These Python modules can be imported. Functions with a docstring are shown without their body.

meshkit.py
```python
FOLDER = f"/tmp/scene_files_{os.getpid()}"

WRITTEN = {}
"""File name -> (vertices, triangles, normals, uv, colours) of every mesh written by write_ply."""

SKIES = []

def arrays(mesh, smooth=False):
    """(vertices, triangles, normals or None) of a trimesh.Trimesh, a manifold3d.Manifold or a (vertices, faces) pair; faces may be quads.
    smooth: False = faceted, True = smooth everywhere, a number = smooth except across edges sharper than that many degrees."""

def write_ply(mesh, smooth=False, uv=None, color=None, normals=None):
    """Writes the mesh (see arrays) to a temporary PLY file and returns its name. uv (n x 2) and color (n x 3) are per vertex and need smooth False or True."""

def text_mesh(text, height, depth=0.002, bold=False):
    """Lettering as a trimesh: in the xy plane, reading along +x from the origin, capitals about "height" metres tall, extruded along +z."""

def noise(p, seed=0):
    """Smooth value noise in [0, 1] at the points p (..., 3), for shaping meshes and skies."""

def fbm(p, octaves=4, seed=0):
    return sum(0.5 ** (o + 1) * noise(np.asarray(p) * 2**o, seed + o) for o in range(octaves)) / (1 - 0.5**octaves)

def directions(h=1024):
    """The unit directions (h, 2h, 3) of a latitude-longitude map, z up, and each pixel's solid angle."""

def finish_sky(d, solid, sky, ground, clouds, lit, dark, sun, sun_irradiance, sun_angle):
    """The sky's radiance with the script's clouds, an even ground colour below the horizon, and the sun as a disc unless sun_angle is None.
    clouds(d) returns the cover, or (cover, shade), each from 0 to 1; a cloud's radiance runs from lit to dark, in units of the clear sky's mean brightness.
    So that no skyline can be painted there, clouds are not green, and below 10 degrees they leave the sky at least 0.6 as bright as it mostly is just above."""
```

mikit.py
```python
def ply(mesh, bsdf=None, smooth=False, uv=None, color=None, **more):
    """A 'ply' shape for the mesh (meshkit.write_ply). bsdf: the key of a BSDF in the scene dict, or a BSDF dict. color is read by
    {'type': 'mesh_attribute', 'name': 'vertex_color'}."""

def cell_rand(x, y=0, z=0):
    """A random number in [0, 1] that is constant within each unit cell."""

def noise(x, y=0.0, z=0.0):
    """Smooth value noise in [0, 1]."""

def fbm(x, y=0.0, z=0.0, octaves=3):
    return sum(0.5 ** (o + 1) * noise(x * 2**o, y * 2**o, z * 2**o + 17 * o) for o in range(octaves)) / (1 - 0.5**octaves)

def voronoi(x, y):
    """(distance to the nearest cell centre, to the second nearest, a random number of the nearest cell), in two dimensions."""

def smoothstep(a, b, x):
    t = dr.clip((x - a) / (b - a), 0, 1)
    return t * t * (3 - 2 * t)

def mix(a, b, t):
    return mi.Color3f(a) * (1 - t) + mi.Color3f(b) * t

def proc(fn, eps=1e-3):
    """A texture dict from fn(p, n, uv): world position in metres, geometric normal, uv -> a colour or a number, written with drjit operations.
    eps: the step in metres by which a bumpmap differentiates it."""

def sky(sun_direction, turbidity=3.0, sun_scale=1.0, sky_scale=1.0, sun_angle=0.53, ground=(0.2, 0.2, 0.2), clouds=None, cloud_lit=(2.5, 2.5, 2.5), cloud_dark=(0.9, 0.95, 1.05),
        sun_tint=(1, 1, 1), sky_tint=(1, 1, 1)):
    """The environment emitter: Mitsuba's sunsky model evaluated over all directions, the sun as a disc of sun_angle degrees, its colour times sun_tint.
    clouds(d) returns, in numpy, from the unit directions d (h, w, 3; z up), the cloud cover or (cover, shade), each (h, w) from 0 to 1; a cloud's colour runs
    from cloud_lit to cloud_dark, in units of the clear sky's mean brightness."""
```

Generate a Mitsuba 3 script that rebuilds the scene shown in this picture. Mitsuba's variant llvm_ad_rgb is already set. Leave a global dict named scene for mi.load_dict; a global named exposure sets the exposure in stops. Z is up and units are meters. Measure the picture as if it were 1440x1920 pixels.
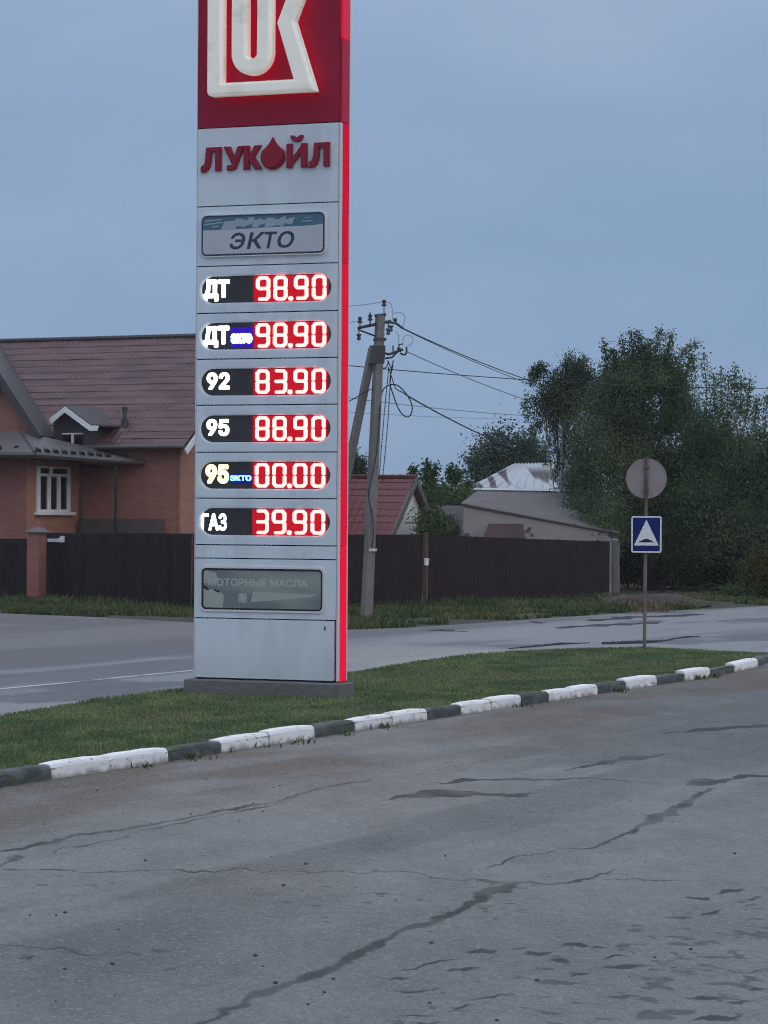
import math, random
import numpy as np, trimesh, mitsuba as mi, drjit as dr
import shapely
from shapely.geometry import Polygon, LineString, Point, box as sbox
from shapely.ops import unary_union
from shapely import affinity
from scipy.spatial import Delaunay
import mikit, meshkit

scene, labels = {}, {}
random.seed(7)
RNG = np.random.default_rng(7)

# ------------------------------------------------------------------ camera, sky, exposure
CAM_H, FOCAL, ROLL = 2.4, 5200.0, math.radians(0.35)      # eye height (m), focal length in pixels of a 1440 wide frame
SN = math.sin(ROLL)
HAZE = 0.00028
scene['haze_air'] = {'type': 'homogeneous', 'albedo': {'type': 'rgb', 'value': [0.95, 0.95, 0.95]}, 'sigma_t': HAZE}
scene['haze'] = {'type': 'cube', 'to_world': mi.ScalarTransform4f().translate([0, 0, 5.0]).scale([1400, 1400, 6.3]), 'bsdf': {'type': 'null'}, 'interior': {'type': 'ref', 'id': 'haze_air'}}
labels['haze'] = {'label': 'thin bluish evening haze over the whole street', 'category': 'haze', 'kind': 'stuff'}
scene['camera'] = {'type': 'perspective', 'fov': math.degrees(2 * math.atan(720 / FOCAL)), 'fov_axis': 'x',
                   'near_clip': 0.5, 'medium': {'type': 'ref', 'id': 'haze_air'}, 'far_clip': 6000.0,
                   'to_world': mi.ScalarTransform4f().look_at(origin=[0, 0, CAM_H], target=[0, 100, CAM_H], up=[-SN, 0, math.cos(ROLL)])}
exposure = 2.9
E = 2.0 ** exposure


def cloud_deck(d):
    el = np.arcsin(np.clip(d[..., 2], -1, 1))
    n = meshkit.fbm(np.stack([d[..., 0] * 3, d[..., 1] * 3, d[..., 2] * 7], -1), 4, 3)
    shade = 0.915 - 1.15 * np.clip(np.sin(el) - 0.14, 0, 1) ** 0.8 + 0.13 * (n - 0.5) + 0.16 * (meshkit.fbm(np.stack([d[..., 0] * 14, d[..., 1] * 14, d[..., 2] * 30], -1), 4, 6) - 0.5)
    return np.ones_like(el), np.clip(shade, 0, 1)


SKY = 0.5
scene['sky'] = mikit.sky((0.5, -0.7, 0.35), turbidity=4, sun_scale=0.06, sun_tint=(0.9, 1.0, 1.2), sky_scale=SKY, sun_angle=40, clouds=cloud_deck,
                         cloud_lit=(2.35, 2.65, 3.2), cloud_dark=(0.705, 1.105, 1.715), ground=(0.1, 0.1, 0.1))


# ------------------------------------------------------------------ placing helpers
def ray(px, py):
    """Direction (per metre of depth) in which a point of the 1440 x 1920 photograph is seen."""
    dx, dy = px - 720, py - 960
    return (dx / FOCAL + dy / FOCAL * SN, dx / FOCAL * SN - dy / FOCAL)


def at(px, py, Y):
    a, b = ray(px, py)
    return np.array([a * Y, Y, CAM_H + b * Y])


def gnd(px, py, z=0.0):
    a, b = ray(px, py)
    t = (z - CAM_H) / b
    return np.array([a * t, t, z])


class Frame:
    """Local x right along a facade, y back into it, z up."""
    def __init__(s, origin, ang):
        s.o = np.array([origin[0], origin[1], 0.0])
        s.x = np.array([math.cos(ang), math.sin(ang), 0.0])
        s.y = np.array([-math.sin(ang), math.cos(ang), 0.0])
        s.M = np.eye(4)
        s.M[:3, 0], s.M[:3, 1], s.M[:3, 3] = s.x, s.y, s.o

    def w(s, p):
        p = np.atleast_2d(np.asarray(p, float))
        return (p @ s.M[:3, :3].T + s.M[:3, 3])

    def put(s, m):
        m = m.copy()
        m.apply_transform(s.M)
        return m

    def hit(s, px, py, y=0.0):
        """(x, z) where the sight line meets the local plane y."""
        a, b = ray(px, py)
        d = np.array([a, 1.0, b])
        t = (y + np.dot(s.o, s.y)) / np.dot(d, s.y)
        p = d * t + np.array([0, 0, CAM_H])
        return np.dot(p - s.o, s.x), p[2]


# ------------------------------------------------------------------ mesh helpers
def cat(ms):
    return trimesh.util.concatenate(list(ms))


def bx(x0, x1, y0, y1, z0, z1):
    return trimesh.creation.box(bounds=[[x0, y0, z0], [x1, y1, z1]])


def cbox(x0, x1, y0, y1, z0, z1, c=0.01):
    """A box with chamfered edges."""
    pts = []
    for X in ((x0 + c, x1 - c, 0), (x0, x1, 1)):
        pass
    for sx, sy, sz in np.ndindex(2, 2, 2):
        x, y, z = (x0, x1)[sx], (y0, y1)[sy], (z0, z1)[sz]
        dx, dy, dz = (c, -c)[sx], (c, -c)[sy], (c, -c)[sz]
        pts += [[x, y + dy, z + dz], [x + dx, y, z + dz], [x + dx, y + dy, z]]
    return trimesh.convex.convex_hull(np.array(pts))


def polys(g):
    if g.is_empty:
        return []
    return [p for p in getattr(g, 'geoms', [g]) if p.geom_type == 'Polygon' and p.area > 1e-9]


def prism(g, y_back, depth):
    """A shape drawn in the facade's (x, z), standing out by depth in front of y_back."""
    ms = []
    for p in polys(g):
        m = trimesh.creation.extrude_polygon(p, depth, engine='earcut')
        v = np.array(m.vertices)
        m.vertices = np.stack([v[:, 0], y_back - v[:, 2], v[:, 1]], 1)
        ms.append(m)
    return cat(ms)


def bevel_prism(g, y_back, depth, bev, n=4):
    ms = [prism(g, y_back, depth - bev)]
    for k in range(n):
        gg = g.buffer(-bev * (k + 1) / n * 0.8, join_style=2)
        ms.append(prism(gg, y_back - (depth - bev) - bev * k / n + 0.0005, bev / n + 0.0005))
    return cat(ms)


def tube(pts, r, n=8, cap=True):
    pts = np.asarray(pts, float)
    r = np.broadcast_to(np.asarray(r, float), (len(pts),))
    tan = np.gradient(pts, axis=0)
    tan /= np.linalg.norm(tan, axis=1, keepdims=True) + 1e-12
    up = np.array([0, 0, 1.0]) if abs(tan[0][2]) < 0.9 else np.array([1.0, 0, 0])
    V = []
    for p, t, q in zip(pts, tan, r):
        a = np.cross(t, up)
        if np.linalg.norm(a) < 1e-6:
            a = np.cross(t, [0, 1, 0.1])
        a /= np.linalg.norm(a)
        b = np.cross(t, a)
        up = -b if np.dot(-b, up) > 0 else b
        th = np.arange(n) * 2 * np.pi / n
        V.append(p + q * (np.cos(th)[:, None] * a + np.sin(th)[:, None] * b))
    V = np.vstack(V)
    F = []
    for k in range(len(pts) - 1):
        i = np.arange(n)
        j = (i + 1) % n
        F += [np.stack([k * n + i, k * n + j, (k + 1) * n + j], 1), np.stack([k * n + i, (k + 1) * n + j, (k + 1) * n + i], 1)]
    F = np.vstack(F)
    if cap:
        V = np.vstack([V, pts[:1], pts[-1:]])
        a, b = len(V) - 2, len(V) - 1
        i = np.arange(n)
        j = (i + 1) % n
        F = np.vstack([F, np.stack([np.full(n, a), j, i], 1), np.stack([np.full(n, b), (len(pts) - 1) * n + i, (len(pts) - 1) * n + j], 1)])
    m = trimesh.Trimesh(V, F, process=False)
    return m


def spline(pts, n=24):
    pts = np.asarray(pts, float)
    P = np.vstack([2 * pts[0] - pts[1], pts, 2 * pts[-1] - pts[-2]])
    out = []
    per = max(2, n // (len(pts) - 1))
    for i in range(1, len(P) - 2):
        for t in np.linspace(0, 1, per, endpoint=False):
            a, b, c, d = P[i - 1], P[i], P[i + 1], P[i + 2]
            out.append(0.5 * (2 * b + (c - a) * t + (2 * a - 5 * b + 4 * c - d) * t * t + (3 * b - a - 3 * c + d) * t ** 3))
    out.append(pts[-1])
    return np.array(out)


def sag(a, b, drop, n=20):
    t = np.linspace(0, 1, n)[:, None]
    p = np.asarray(a)[None] * (1 - t) + np.asarray(b)[None] * t
    p[:, 2] -= 4 * drop * (t * (1 - t))[:, 0]
    return p


def sheet(poly, z):
    v, f = trimesh.creation.triangulate_polygon(poly, engine='earcut')
    v = np.column_stack([v, np.full(len(v), z)])
    m = trimesh.Trimesh(v, f, process=False)
    if m.face_normals[:, 2].mean() < 0:
        m.invert()
    return m


def slab(pts, thick):
    """A flat polygon given by 3D points, thickened downwards along its normal."""
    P = np.asarray(pts, float)
    n = np.cross(P[1] - P[0], P[2] - P[0])
    n /= np.linalg.norm(n)
    if n[2] < 0:
        P, n = P[::-1], -n
    k = len(P)
    V = np.vstack([P, P - n * thick])
    F = [[0, i, i + 1] for i in range(1, k - 1)] + [[k, k + i + 1, k + i] for i in range(1, k - 1)]
    for i in range(k):
        j = (i + 1) % k
        F += [[i, k + i, k + j], [i, k + j, j]]
    return trimesh.Trimesh(V, F, process=False)


def text_shape(t, height, bold=True, fat=0.0):
    """The outline of a word as a shapely shape: x from 0, capitals "height" tall."""
    m = meshkit.text_mesh(t, height, 0.01, bold)
    tri = m.triangles[m.face_normals[:, 2] > 0.9][:, :, :2]
    g = unary_union([Polygon(q).buffer(height * 0.004) for q in tri])
    g = affinity.translate(g, -g.bounds[0], 0)
    return g.buffer(fat) if fat else g


def fit(g, x0, x1, z0, z1):
    a, b, c, d = g.bounds
    g = affinity.translate(g, -a, -b)
    g = affinity.scale(g, (x1 - x0) / (c - a), (z1 - z0) / (d - b), origin=(0, 0))
    return affinity.translate(g, x0, z0)


def rrect(x0, x1, z0, z1, r):
    return sbox(x0 + r, z0 + r, x1 - r, z1 - r).buffer(r, quad_segs=6)


USED = {}


def numbered(key):
    if key not in USED:
        USED[key] = 1
        return key
    k = f'{key}_{USED[key]:03d}'
    USED[key] += 1
    return k


def thing(name, label=None, cat_=None, group=None, kind=None):
    k = numbered(name)
    d = {}
    if label: d['label'] = label
    if cat_: d['category'] = cat_
    if group: d['group'] = group
    if kind: d['kind'] = kind
    labels[k] = d
    return k


def part(parent, name, mesh, bsdf, smooth=False, label=None, kind=None, emit=None, frame=None):
    k = numbered(parent + '__' + name)
    if frame is not None:
        mesh = frame.put(mesh)
    more = {}
    if emit is not None:
        more['emitter'] = {'type': 'area', 'radiance': {'type': 'rgb', 'value': [float(c) / E for c in emit]}}
    scene[k] = mikit.ply(mesh, bsdf, smooth=smooth, **more)
    if label or kind:
        labels[k] = {a: b for a, b in (('label', label), ('kind', kind)) if b}
    return k


def single(name, mesh, bsdf, label=None, cat_=None, group=None, kind=None, smooth=False):
    k = thing(name, label, cat_, group, kind)
    scene[k] = mikit.ply(mesh, bsdf, smooth=smooth)
    return k


# ------------------------------------------------------------------ materials
N, FB, SS, MIX = mikit.noise, mikit.fbm, mikit.smoothstep, mikit.mix


def mat(name, base, rough=0.6, metallic=0.0, bump=None, bump_scale=0.01, spec=0.5, eps=2e-3, **kw):
    d = {'type': 'principled', 'base_color': mikit.proc(base) if callable(base) else {'type': 'rgb', 'value': list(base)},
         'roughness': mikit.proc(rough) if callable(rough) else rough, 'metallic': metallic, 'specular': spec, **kw}
    if bump is not None:
        d = {'type': 'bumpmap', 'tex': mikit.proc(bump, eps), 'scale': bump_scale, 'bsdf': d}
    scene[name] = {'type': 'twosided', 'bsdf': d}
    return name


KX, KY, KDX, KDY = -3.0, 24.67, 0.43, 0.903               # a line along the kerb, and the road's direction


def kerb_uv(p):
    x, y = p.x - KX, p.y - KY
    return x * KDX + y * KDY, x * KDY - y * KDX            # along, across (towards the forecourt)


# the forecourt's cracks: lines on the ground (x, y, half width), as seen in the photograph
CR = [([(345, 1930), (430, 1890), (520, 1855), (590, 1825), (640, 1808), (690, 1778), (750, 1752), (810, 1730), (860, 1708), (905, 1682), (955, 1665), (975, 1658)], [9, 10, 12, 16, 24, 14, 13, 15, 13, 12, 14, 3]),
      ([(20, 1630), (120, 1634), (230, 1636), (340, 1633), (450, 1633), (560, 1634), (680, 1635), (790, 1640), (850, 1648), (900, 1655), (960, 1659), (1040, 1656), (1110, 1651), (1160, 1634)], [3, 2.5, 2.5, 2, 2, 2.5, 1.5, 2, 3, 4, 4, 3, 3, 1]),
      ([(910, 1630), (940, 1618), (985, 1606), (1060, 1595), (1110, 1590), (1160, 1570), (1200, 1552), (1240, 1530), (1262, 1520), (1300, 1500), (1335, 1478)], [2, 6, 3, 1.5, 3, 9, 9, 14, 10, 5, 6]),
      ([(1150, 1651), (1200, 1651), (1265, 1651)], [1, 2, 1]),
      ([(0, 1596), (90, 1580), (180, 1563), (270, 1549), (360, 1532), (450, 1516), (520, 1502), (600, 1480), (700, 1462)], [5, 5, 6, 7, 7, 6, 6, 4, 2]),
      ([(90, 1600), (180, 1583), (270, 1560), (350, 1544), (420, 1528), (470, 1519), (520, 1508), (580, 1490)], [1, 3, 2, 4, 4, 3, 3, 1]),
      ([(0, 1624), (20, 1614), (36, 1604)], [5, 6, 3]),
      ([(0, 1776), (60, 1778), (110, 1781), (180, 1786), (250, 1788)], [2, 1.5, 3, 2, 3]),
      ([(280, 1782), (320, 1783), (348, 1781)], [2, 3, 1]),
      ([(720, 1500), (790, 1493), (850, 1488), (920, 1490), (1000, 1486)], [4, 9, 12, 10, 2]),
      ([(830, 1467), (900, 1462), (960, 1461), (1040, 1463), (1110, 1460), (1240, 1472)], [5, 8, 6, 3, 2, 1]),
      ([(1060, 1448), (1110, 1436), (1180, 1422), (1250, 1415)], [2, 7, 9, 2]),
      ([(1300, 1472), (1340, 1468), (1390, 1457), (1440, 1454)], [4, 16, 7, 5]),
      ([(1250, 1376), (1330, 1368), (1440, 1360)], [3, 5, 4])]
MARKS = [(1305, 1684, 30, 6), (1365, 1672, 45, 7), (1330, 1712, 40, 5), (1270, 1724, 30, 5), (1190, 1745, 30, 5), (1075, 1776, 40, 7), (1005, 1792, 46, 9), (905, 1788, 30, 9), (800, 1810, 120, 9), (870, 1822, 60, 9), (740, 1832, 40, 6),
         (780, 1858, 80, 11), (1172, 1816, 80, 8), (1165, 1867, 36, 11), (1325, 1874, 44, 11), (1275, 1898, 60, 12), (1345, 1913, 90, 13), (1228, 1908, 32, 14), (1430, 1858, 36, 9), (770, 1900, 50, 9), (920, 1872, 70, 7), (800, 1914, 70, 10),
         (1050, 1805, 30, 8), (1380, 1882, 30, 6), (1120, 1778, 24, 6), (980, 1782, 30, 5), (1155, 1800, 36, 5), (1418, 1686, 24, 6), (860, 1888, 40, 7), (1100, 1830, 30, 5), (50, 1797, 28, 4), (315, 1814, 26, 4)]
for mx, my, mw, mh in MARKS:
    CR.append(([(mx - mw * 0.55, my + mw * 0.05), (mx + mw * 0.05, my), (mx + mw * 0.55, my - mw * 0.06)], [1, mh, 1]))
CSEG = []
for pp_, ww_ in CR:
    g_ = np.array([[*gnd(*q)[:2], w] for q, w in zip(pp_, ww_)])
    for (xa, ya, wa), (xb, yb, wb) in zip(g_[:-1], g_[1:]):
        tx = abs(xb - xa) / math.hypot(xb - xa, yb - ya)
        CSEG.append([float(v) for v in (xa, ya, xb, yb, *(0.5 * w * y * y / (FOCAL * CAM_H) * min(max(tx, 0.25), 1) for w, y in ((wa, ya), (wb, yb))))])


def crack_field(p):
    """About 1 in the tar of a crack, 0 on sound asphalt."""
    x = p.x + 0.13 * (FB(p.x * 6.1, p.y * 3.2, 11.0, 4) - 0.5)
    y = p.y + 0.40 * (FB(p.x * 6.3, p.y * 2.4, 5.0, 5) - 0.5)
    w = 0.34 + 1.1 * N(p.x * 5.5, p.y * 2.6, 8.0)
    m = mi.Float(-9.0)
    for xa, ya, xb, yb, wa, wb in CSEG:
        dx, dy = xb - xa, yb - ya
        t = dr.clip(((x - xa) * dx + (y - ya) * dy) / (dx * dx + dy * dy), 0, 1)
        d = dr.sqrt(dr.square(x - xa - t * dx) + dr.square(y - ya - t * dy))
        m = dr.maximum(m, (wa + (wb - wa) * t) * w - d)
    return SS(-0.020, 0.022, m)


def mark_field(p):
    """Small worn hollows, thickest to the right in front."""
    n = FB(p.x * 9.0 + 1.1 * p.y, p.y * 7.0, 3.0, 5)
    where = SS(-0.6, 0.6, p.x - 0.10 * (p.y - 15.0)) * (1 - SS(16.0, 19.0, p.y + 0.36 * p.x))
    lines = N(p.x * 1.1 - p.y * 0.5, p.y * 0.35, 6.0)
    return SS(0.66, 0.80, n + 0.30 * (lines - 0.5) - 0.12 * (1 - where))


def forecourt_col(p, n, uv):
    s, d = kerb_uv(p)
    wob = FB(s * 0.35, d * 0.9, 1.0, 4)
    big = FB(p.x * 0.22, p.y * 0.13, 3.0, 3)
    band = FB(s * 0.12 + 7, d * 1.1, 5.0, 4)
    grit = N(p.x * 90, p.y * 55, 2.0)
    fine = N(p.x * 24, p.y * 15, 6.0)
    base = MIX((0.125, 0.122, 0.128), (0.175, 0.17, 0.172), SS(0.3, 0.7, big))
    base = MIX(base, (0.098, 0.094, 0.098), SS(0.52, 0.66, band) * 0.6 * (1 - SS(5.0, 8.0, d + 2 * wob)))
    dirt = (1 - SS(0.4, 3.4, d + 2.2 * (wob - 0.5))) * SS(0.25, 0.6, FB(s * 0.5, d * 1.4, 9.0, 3))
    base = MIX(base, (0.105, 0.078, 0.062), dirt * 0.8)
    base = base * (0.76 + 0.30 * grit + 0.18 * fine)
    mott = FB(p.x * 2.6, p.y * 1.5, 12.0, 4)
    base = base * (0.81 + 0.42 * mott) * MIX((1.04, 1.03, 0.95), (0.95, 1.03, 1.0), FB(p.x * 0.5, p.y * 0.3, 15.0, 3))
    stone = SS(0.74, 0.9, N(p.x * 70, p.y * 45, 21.0))
    base = MIX(base, (0.27, 0.265, 0.255), stone * 0.5)
    base = MIX(base, (0.066, 0.064, 0.066), mark_field(p) * 0.75)
    return MIX(base, (0.036, 0.036, 0.039), crack_field(p) * (0.58 + 0.35 * SS(0.3, 0.6, FB(p.x * 3, p.y * 1.3, 17.0, 3))))


def forecourt_rough(p, n, uv):
    s, d = kerb_uv(p)
    return 0.62 + 0.2 * FB(s * 0.3, d * 0.8, 4.0, 3)


mat('asphalt_forecourt', forecourt_col, forecourt_rough, bump=lambda p, n, uv: 0.6 * FB(p.x * 28, p.y * 28, 0.0, 3) + 0.5 * FB(p.x * 1.6, p.y * 1.6, 4.0, 2), bump_scale=0.006, spec=0.35)
mat('asphalt_tar', lambda p, n, uv: MIX((0.008, 0.008, 0.010), (0.022, 0.021, 0.024), FB(p.x * 9, p.y * 6, 1.0, 3)), 0.55)
mat('asphalt_mark', lambda p, n, uv: MIX((0.052, 0.050, 0.053), (0.095, 0.092, 0.096), FB(p.x * 7, p.y * 5, 1.0, 3)), 0.65)


def road_col(p, n, uv):
    s, d = kerb_uv(p)
    band = FB(s * 0.06 + 3, d * 0.55 + 0.6, 2.0, 4)
    patch = FB(s * 0.2, d * 0.5, 8.0, 4)
    base = MIX((0.115, 0.115, 0.122), (0.225, 0.222, 0.222), SS(0.36, 0.62, band))
    base = MIX(base, (0.085, 0.083, 0.09), SS(0.56, 0.66, patch) * 0.8)
    wob = FB(s * 0.12, d * 0.3, 3.0, 3) - 0.5
    worn = SS(1.5, 0.7, dr.abs(d + 10.7 + 2.0 * wob)) * SS(24.0, 20.0, s)
    worn2 = SS(1.0, 0.4, dr.abs(d + 6.7 + 1.6 * wob)) * SS(15.0, 18.0, s) * SS(28.0, 24.0, s)
    base = MIX(base, (0.085, 0.083, 0.092), dr.maximum(worn * 0.85, worn2 * 0.55))
    pale = SS(1.25, 0.5, dr.sqrt(dr.square((p.x - 0.6) / 2.0) + dr.square((p.y - 46.5) / 4.2)) + 0.7 * (FB(p.x * 0.9, p.y * 0.4, 6.0, 3) - 0.5))  # warm glow on the wet road plus lighter dirt, put into the asphalt colour
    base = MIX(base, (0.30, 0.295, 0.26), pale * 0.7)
    edge = SS(-7.5, -10.5, d + 2.0 * FB(s * 0.3, d * 0.5, 4.0, 3))
    base = MIX(base, (0.12, 0.105, 0.095), edge * 0.7)
    return base * (0.85 + 0.25 * N(p.x * 30, p.y * 14, 1.0))


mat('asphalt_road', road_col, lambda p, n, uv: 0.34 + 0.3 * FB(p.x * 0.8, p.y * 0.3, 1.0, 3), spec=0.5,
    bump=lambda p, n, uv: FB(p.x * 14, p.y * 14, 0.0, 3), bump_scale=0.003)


def soil_col(p, n, uv):
    g = FB(p.x * 0.7, p.y * 0.5, 1.0, 4)
    f = FB(p.x * 6, p.y * 4, 2.0, 3)
    c = MIX((0.050, 0.042, 0.040), (0.034, 0.045, 0.024), SS(0.45, 0.68, g))
    return c * (0.7 + 0.6 * f)


mat('soil', soil_col, 0.9)
mat('turf', lambda p, n, uv: MIX((0.030, 0.044, 0.016), (0.060, 0.080, 0.026), FB(p.x * 5, p.y * 3, 1.0, 4)) * (0.6 + 0.8 * FB(p.x * 1.1, p.y * 0.7, 5.0, 3)), 0.9)
mat('grass_blade', lambda p, n, uv: MIX(MIX((0.100, 0.158, 0.070), (0.185, 0.245, 0.105), SS(0.35, 0.68, FB(p.x * 2.2, p.y * 1.3, 1.0, 4))), (0.215, 0.215, 0.115), 0.7 * SS(0.52, 0.72, FB(p.x * 0.9, p.y * 0.5, 4.0, 4))) * (0.55 + 0.9 * N(p.x * 60, p.y * 60, 3.0)), 0.7, spec=0.3)
mat('weed_blade', lambda p, n, uv: MIX((0.052, 0.082, 0.030), (0.105, 0.130, 0.050), SS(0.3, 0.75, FB(p.x * 1.2, p.y * 0.9, 1.0, 4))) * MIX((1.0, 1.0, 1.0), (1.3, 1.05, 1.0), SS(0.5, 0.75, FB(p.x * 0.6, p.y * 0.6, 9.0, 3))) * (0.6 + 0.8 * N(p.x * 30, p.y * 30, 3.0)), 0.7, spec=0.3)
mat('dry_weed', lambda p, n, uv: MIX((0.13, 0.085, 0.055), (0.16, 0.13, 0.07), N(p.x * 20, p.y * 20, p.z * 20)), 0.8)


def kerb_white(p, n, uv):
    w = FB(p.x * 9, p.y * 6, p.z * 14, 4)
    low = SS(0.075, 0.0, p.z + 0.10 * (FB(p.x * 14, p.y * 9, 1.0, 3) - 0.4))
    c = MIX((0.80, 0.80, 0.80), (0.60, 0.60, 0.58), SS(0.5, 0.8, w))
    chip = SS(0.73, 0.78, FB(p.x * 16 + 5, p.y * 11, p.z * 22, 3))
    return MIX(MIX(c, (0.24, 0.22, 0.20), low * 0.85), (0.30, 0.29, 0.27), chip)


def kerb_dark(p, n, uv):
    w = FB(p.x * 8, p.y * 5, p.z * 10, 4)
    c = MIX((0.055, 0.066, 0.070), (0.115, 0.125, 0.125), SS(0.35, 0.7, w))
    moss = SS(0.5, 0.66, FB(p.x * 5 + 9, p.y * 3, p.z * 7, 3))
    return MIX(c, (0.055, 0.075, 0.035), moss * 0.6)


mat('kerb_white', kerb_white, 0.8, bump=lambda p, n, uv: FB(p.x * 30, p.y * 30, p.z * 30, 3), bump_scale=0.006)
mat('kerb_dark', kerb_dark, 0.8, bump=lambda p, n, uv: FB(p.x * 30, p.y * 30, p.z * 30, 3), bump_scale=0.006)
mat('concrete', lambda p, n, uv: MIX((0.20, 0.20, 0.195), (0.33, 0.325, 0.31), FB(p.x * 4, p.y * 4, p.z * 6, 4)) * (0.8 + 0.3 * N(p.x * 40, p.y * 40, p.z * 40)), 0.85,
    bump=lambda p, n, uv: FB(p.x * 20, p.y * 20, p.z * 20, 3), bump_scale=0.01)
mat('plinth_concrete', lambda p, n, uv: MIX((0.115, 0.118, 0.12), (0.19, 0.19, 0.188), FB(p.x * 4, p.y * 4, p.z * 6, 4)) * (0.8 + 0.3 * N(p.x * 40, p.y * 40, p.z * 40)), 0.85, bump=lambda p, n, uv: FB(p.x * 20, p.y * 20, p.z * 20, 3), bump_scale=0.01)
mat('porch_low', lambda p, n, uv: MIX((0.085, 0.068, 0.068), (0.12, 0.095, 0.092), FB(p.x * 3, p.y * 3, p.z * 5, 3)), 0.85)
mat('pole_concrete', lambda p, n, uv: MIX((0.15, 0.138, 0.132), (0.27, 0.25, 0.235), FB(p.x * 5, p.y * 5, p.z * 1.2, 4)) * (0.8 + 0.3 * N(p.x * 30, p.y * 30, p.z * 9)), 0.85)


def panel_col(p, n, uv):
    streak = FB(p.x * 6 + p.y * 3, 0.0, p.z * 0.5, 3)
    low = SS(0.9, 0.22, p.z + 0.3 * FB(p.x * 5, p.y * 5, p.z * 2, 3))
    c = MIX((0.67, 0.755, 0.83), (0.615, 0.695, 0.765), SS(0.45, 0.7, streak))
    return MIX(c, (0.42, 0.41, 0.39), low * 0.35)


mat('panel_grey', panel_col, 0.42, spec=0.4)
mat('trim_light', (0.66, 0.66, 0.66), 0.35)
mat('body_dark', (0.035, 0.036, 0.042), 0.6)
mat('emblem_red', lambda p, n, uv: MIX((0.33, 0.012, 0.046), (0.28, 0.011, 0.040), FB(p.x * 3, p.y * 3, p.z * 2, 3)), 0.5, spec=0.25)
mat('emblem_white', lambda p, n, uv: MIX((0.80, 0.80, 0.77), (0.62, 0.62, 0.56), SS(0.5, 0.8, FB(p.x * 3, p.y * 3, p.z * 5, 4))), 0.4)
mat('letter_red', (0.29, 0.014, 0.036), 0.35, spec=0.3)
scene['led_off'] = {'type': 'diffuse', 'reflectance': {'type': 'rgb', 'value': [0.02, 0.02, 0.02]}}
mat('display_black', lambda p, n, uv: MIX((0.022, 0.021, 0.025), (0.05, 0.048, 0.052), FB(p.x * 3, p.y * 2, p.z * 3, 3)), 0.3)
mat('plate_pale', (0.50, 0.52, 0.58), 0.35)
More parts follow.
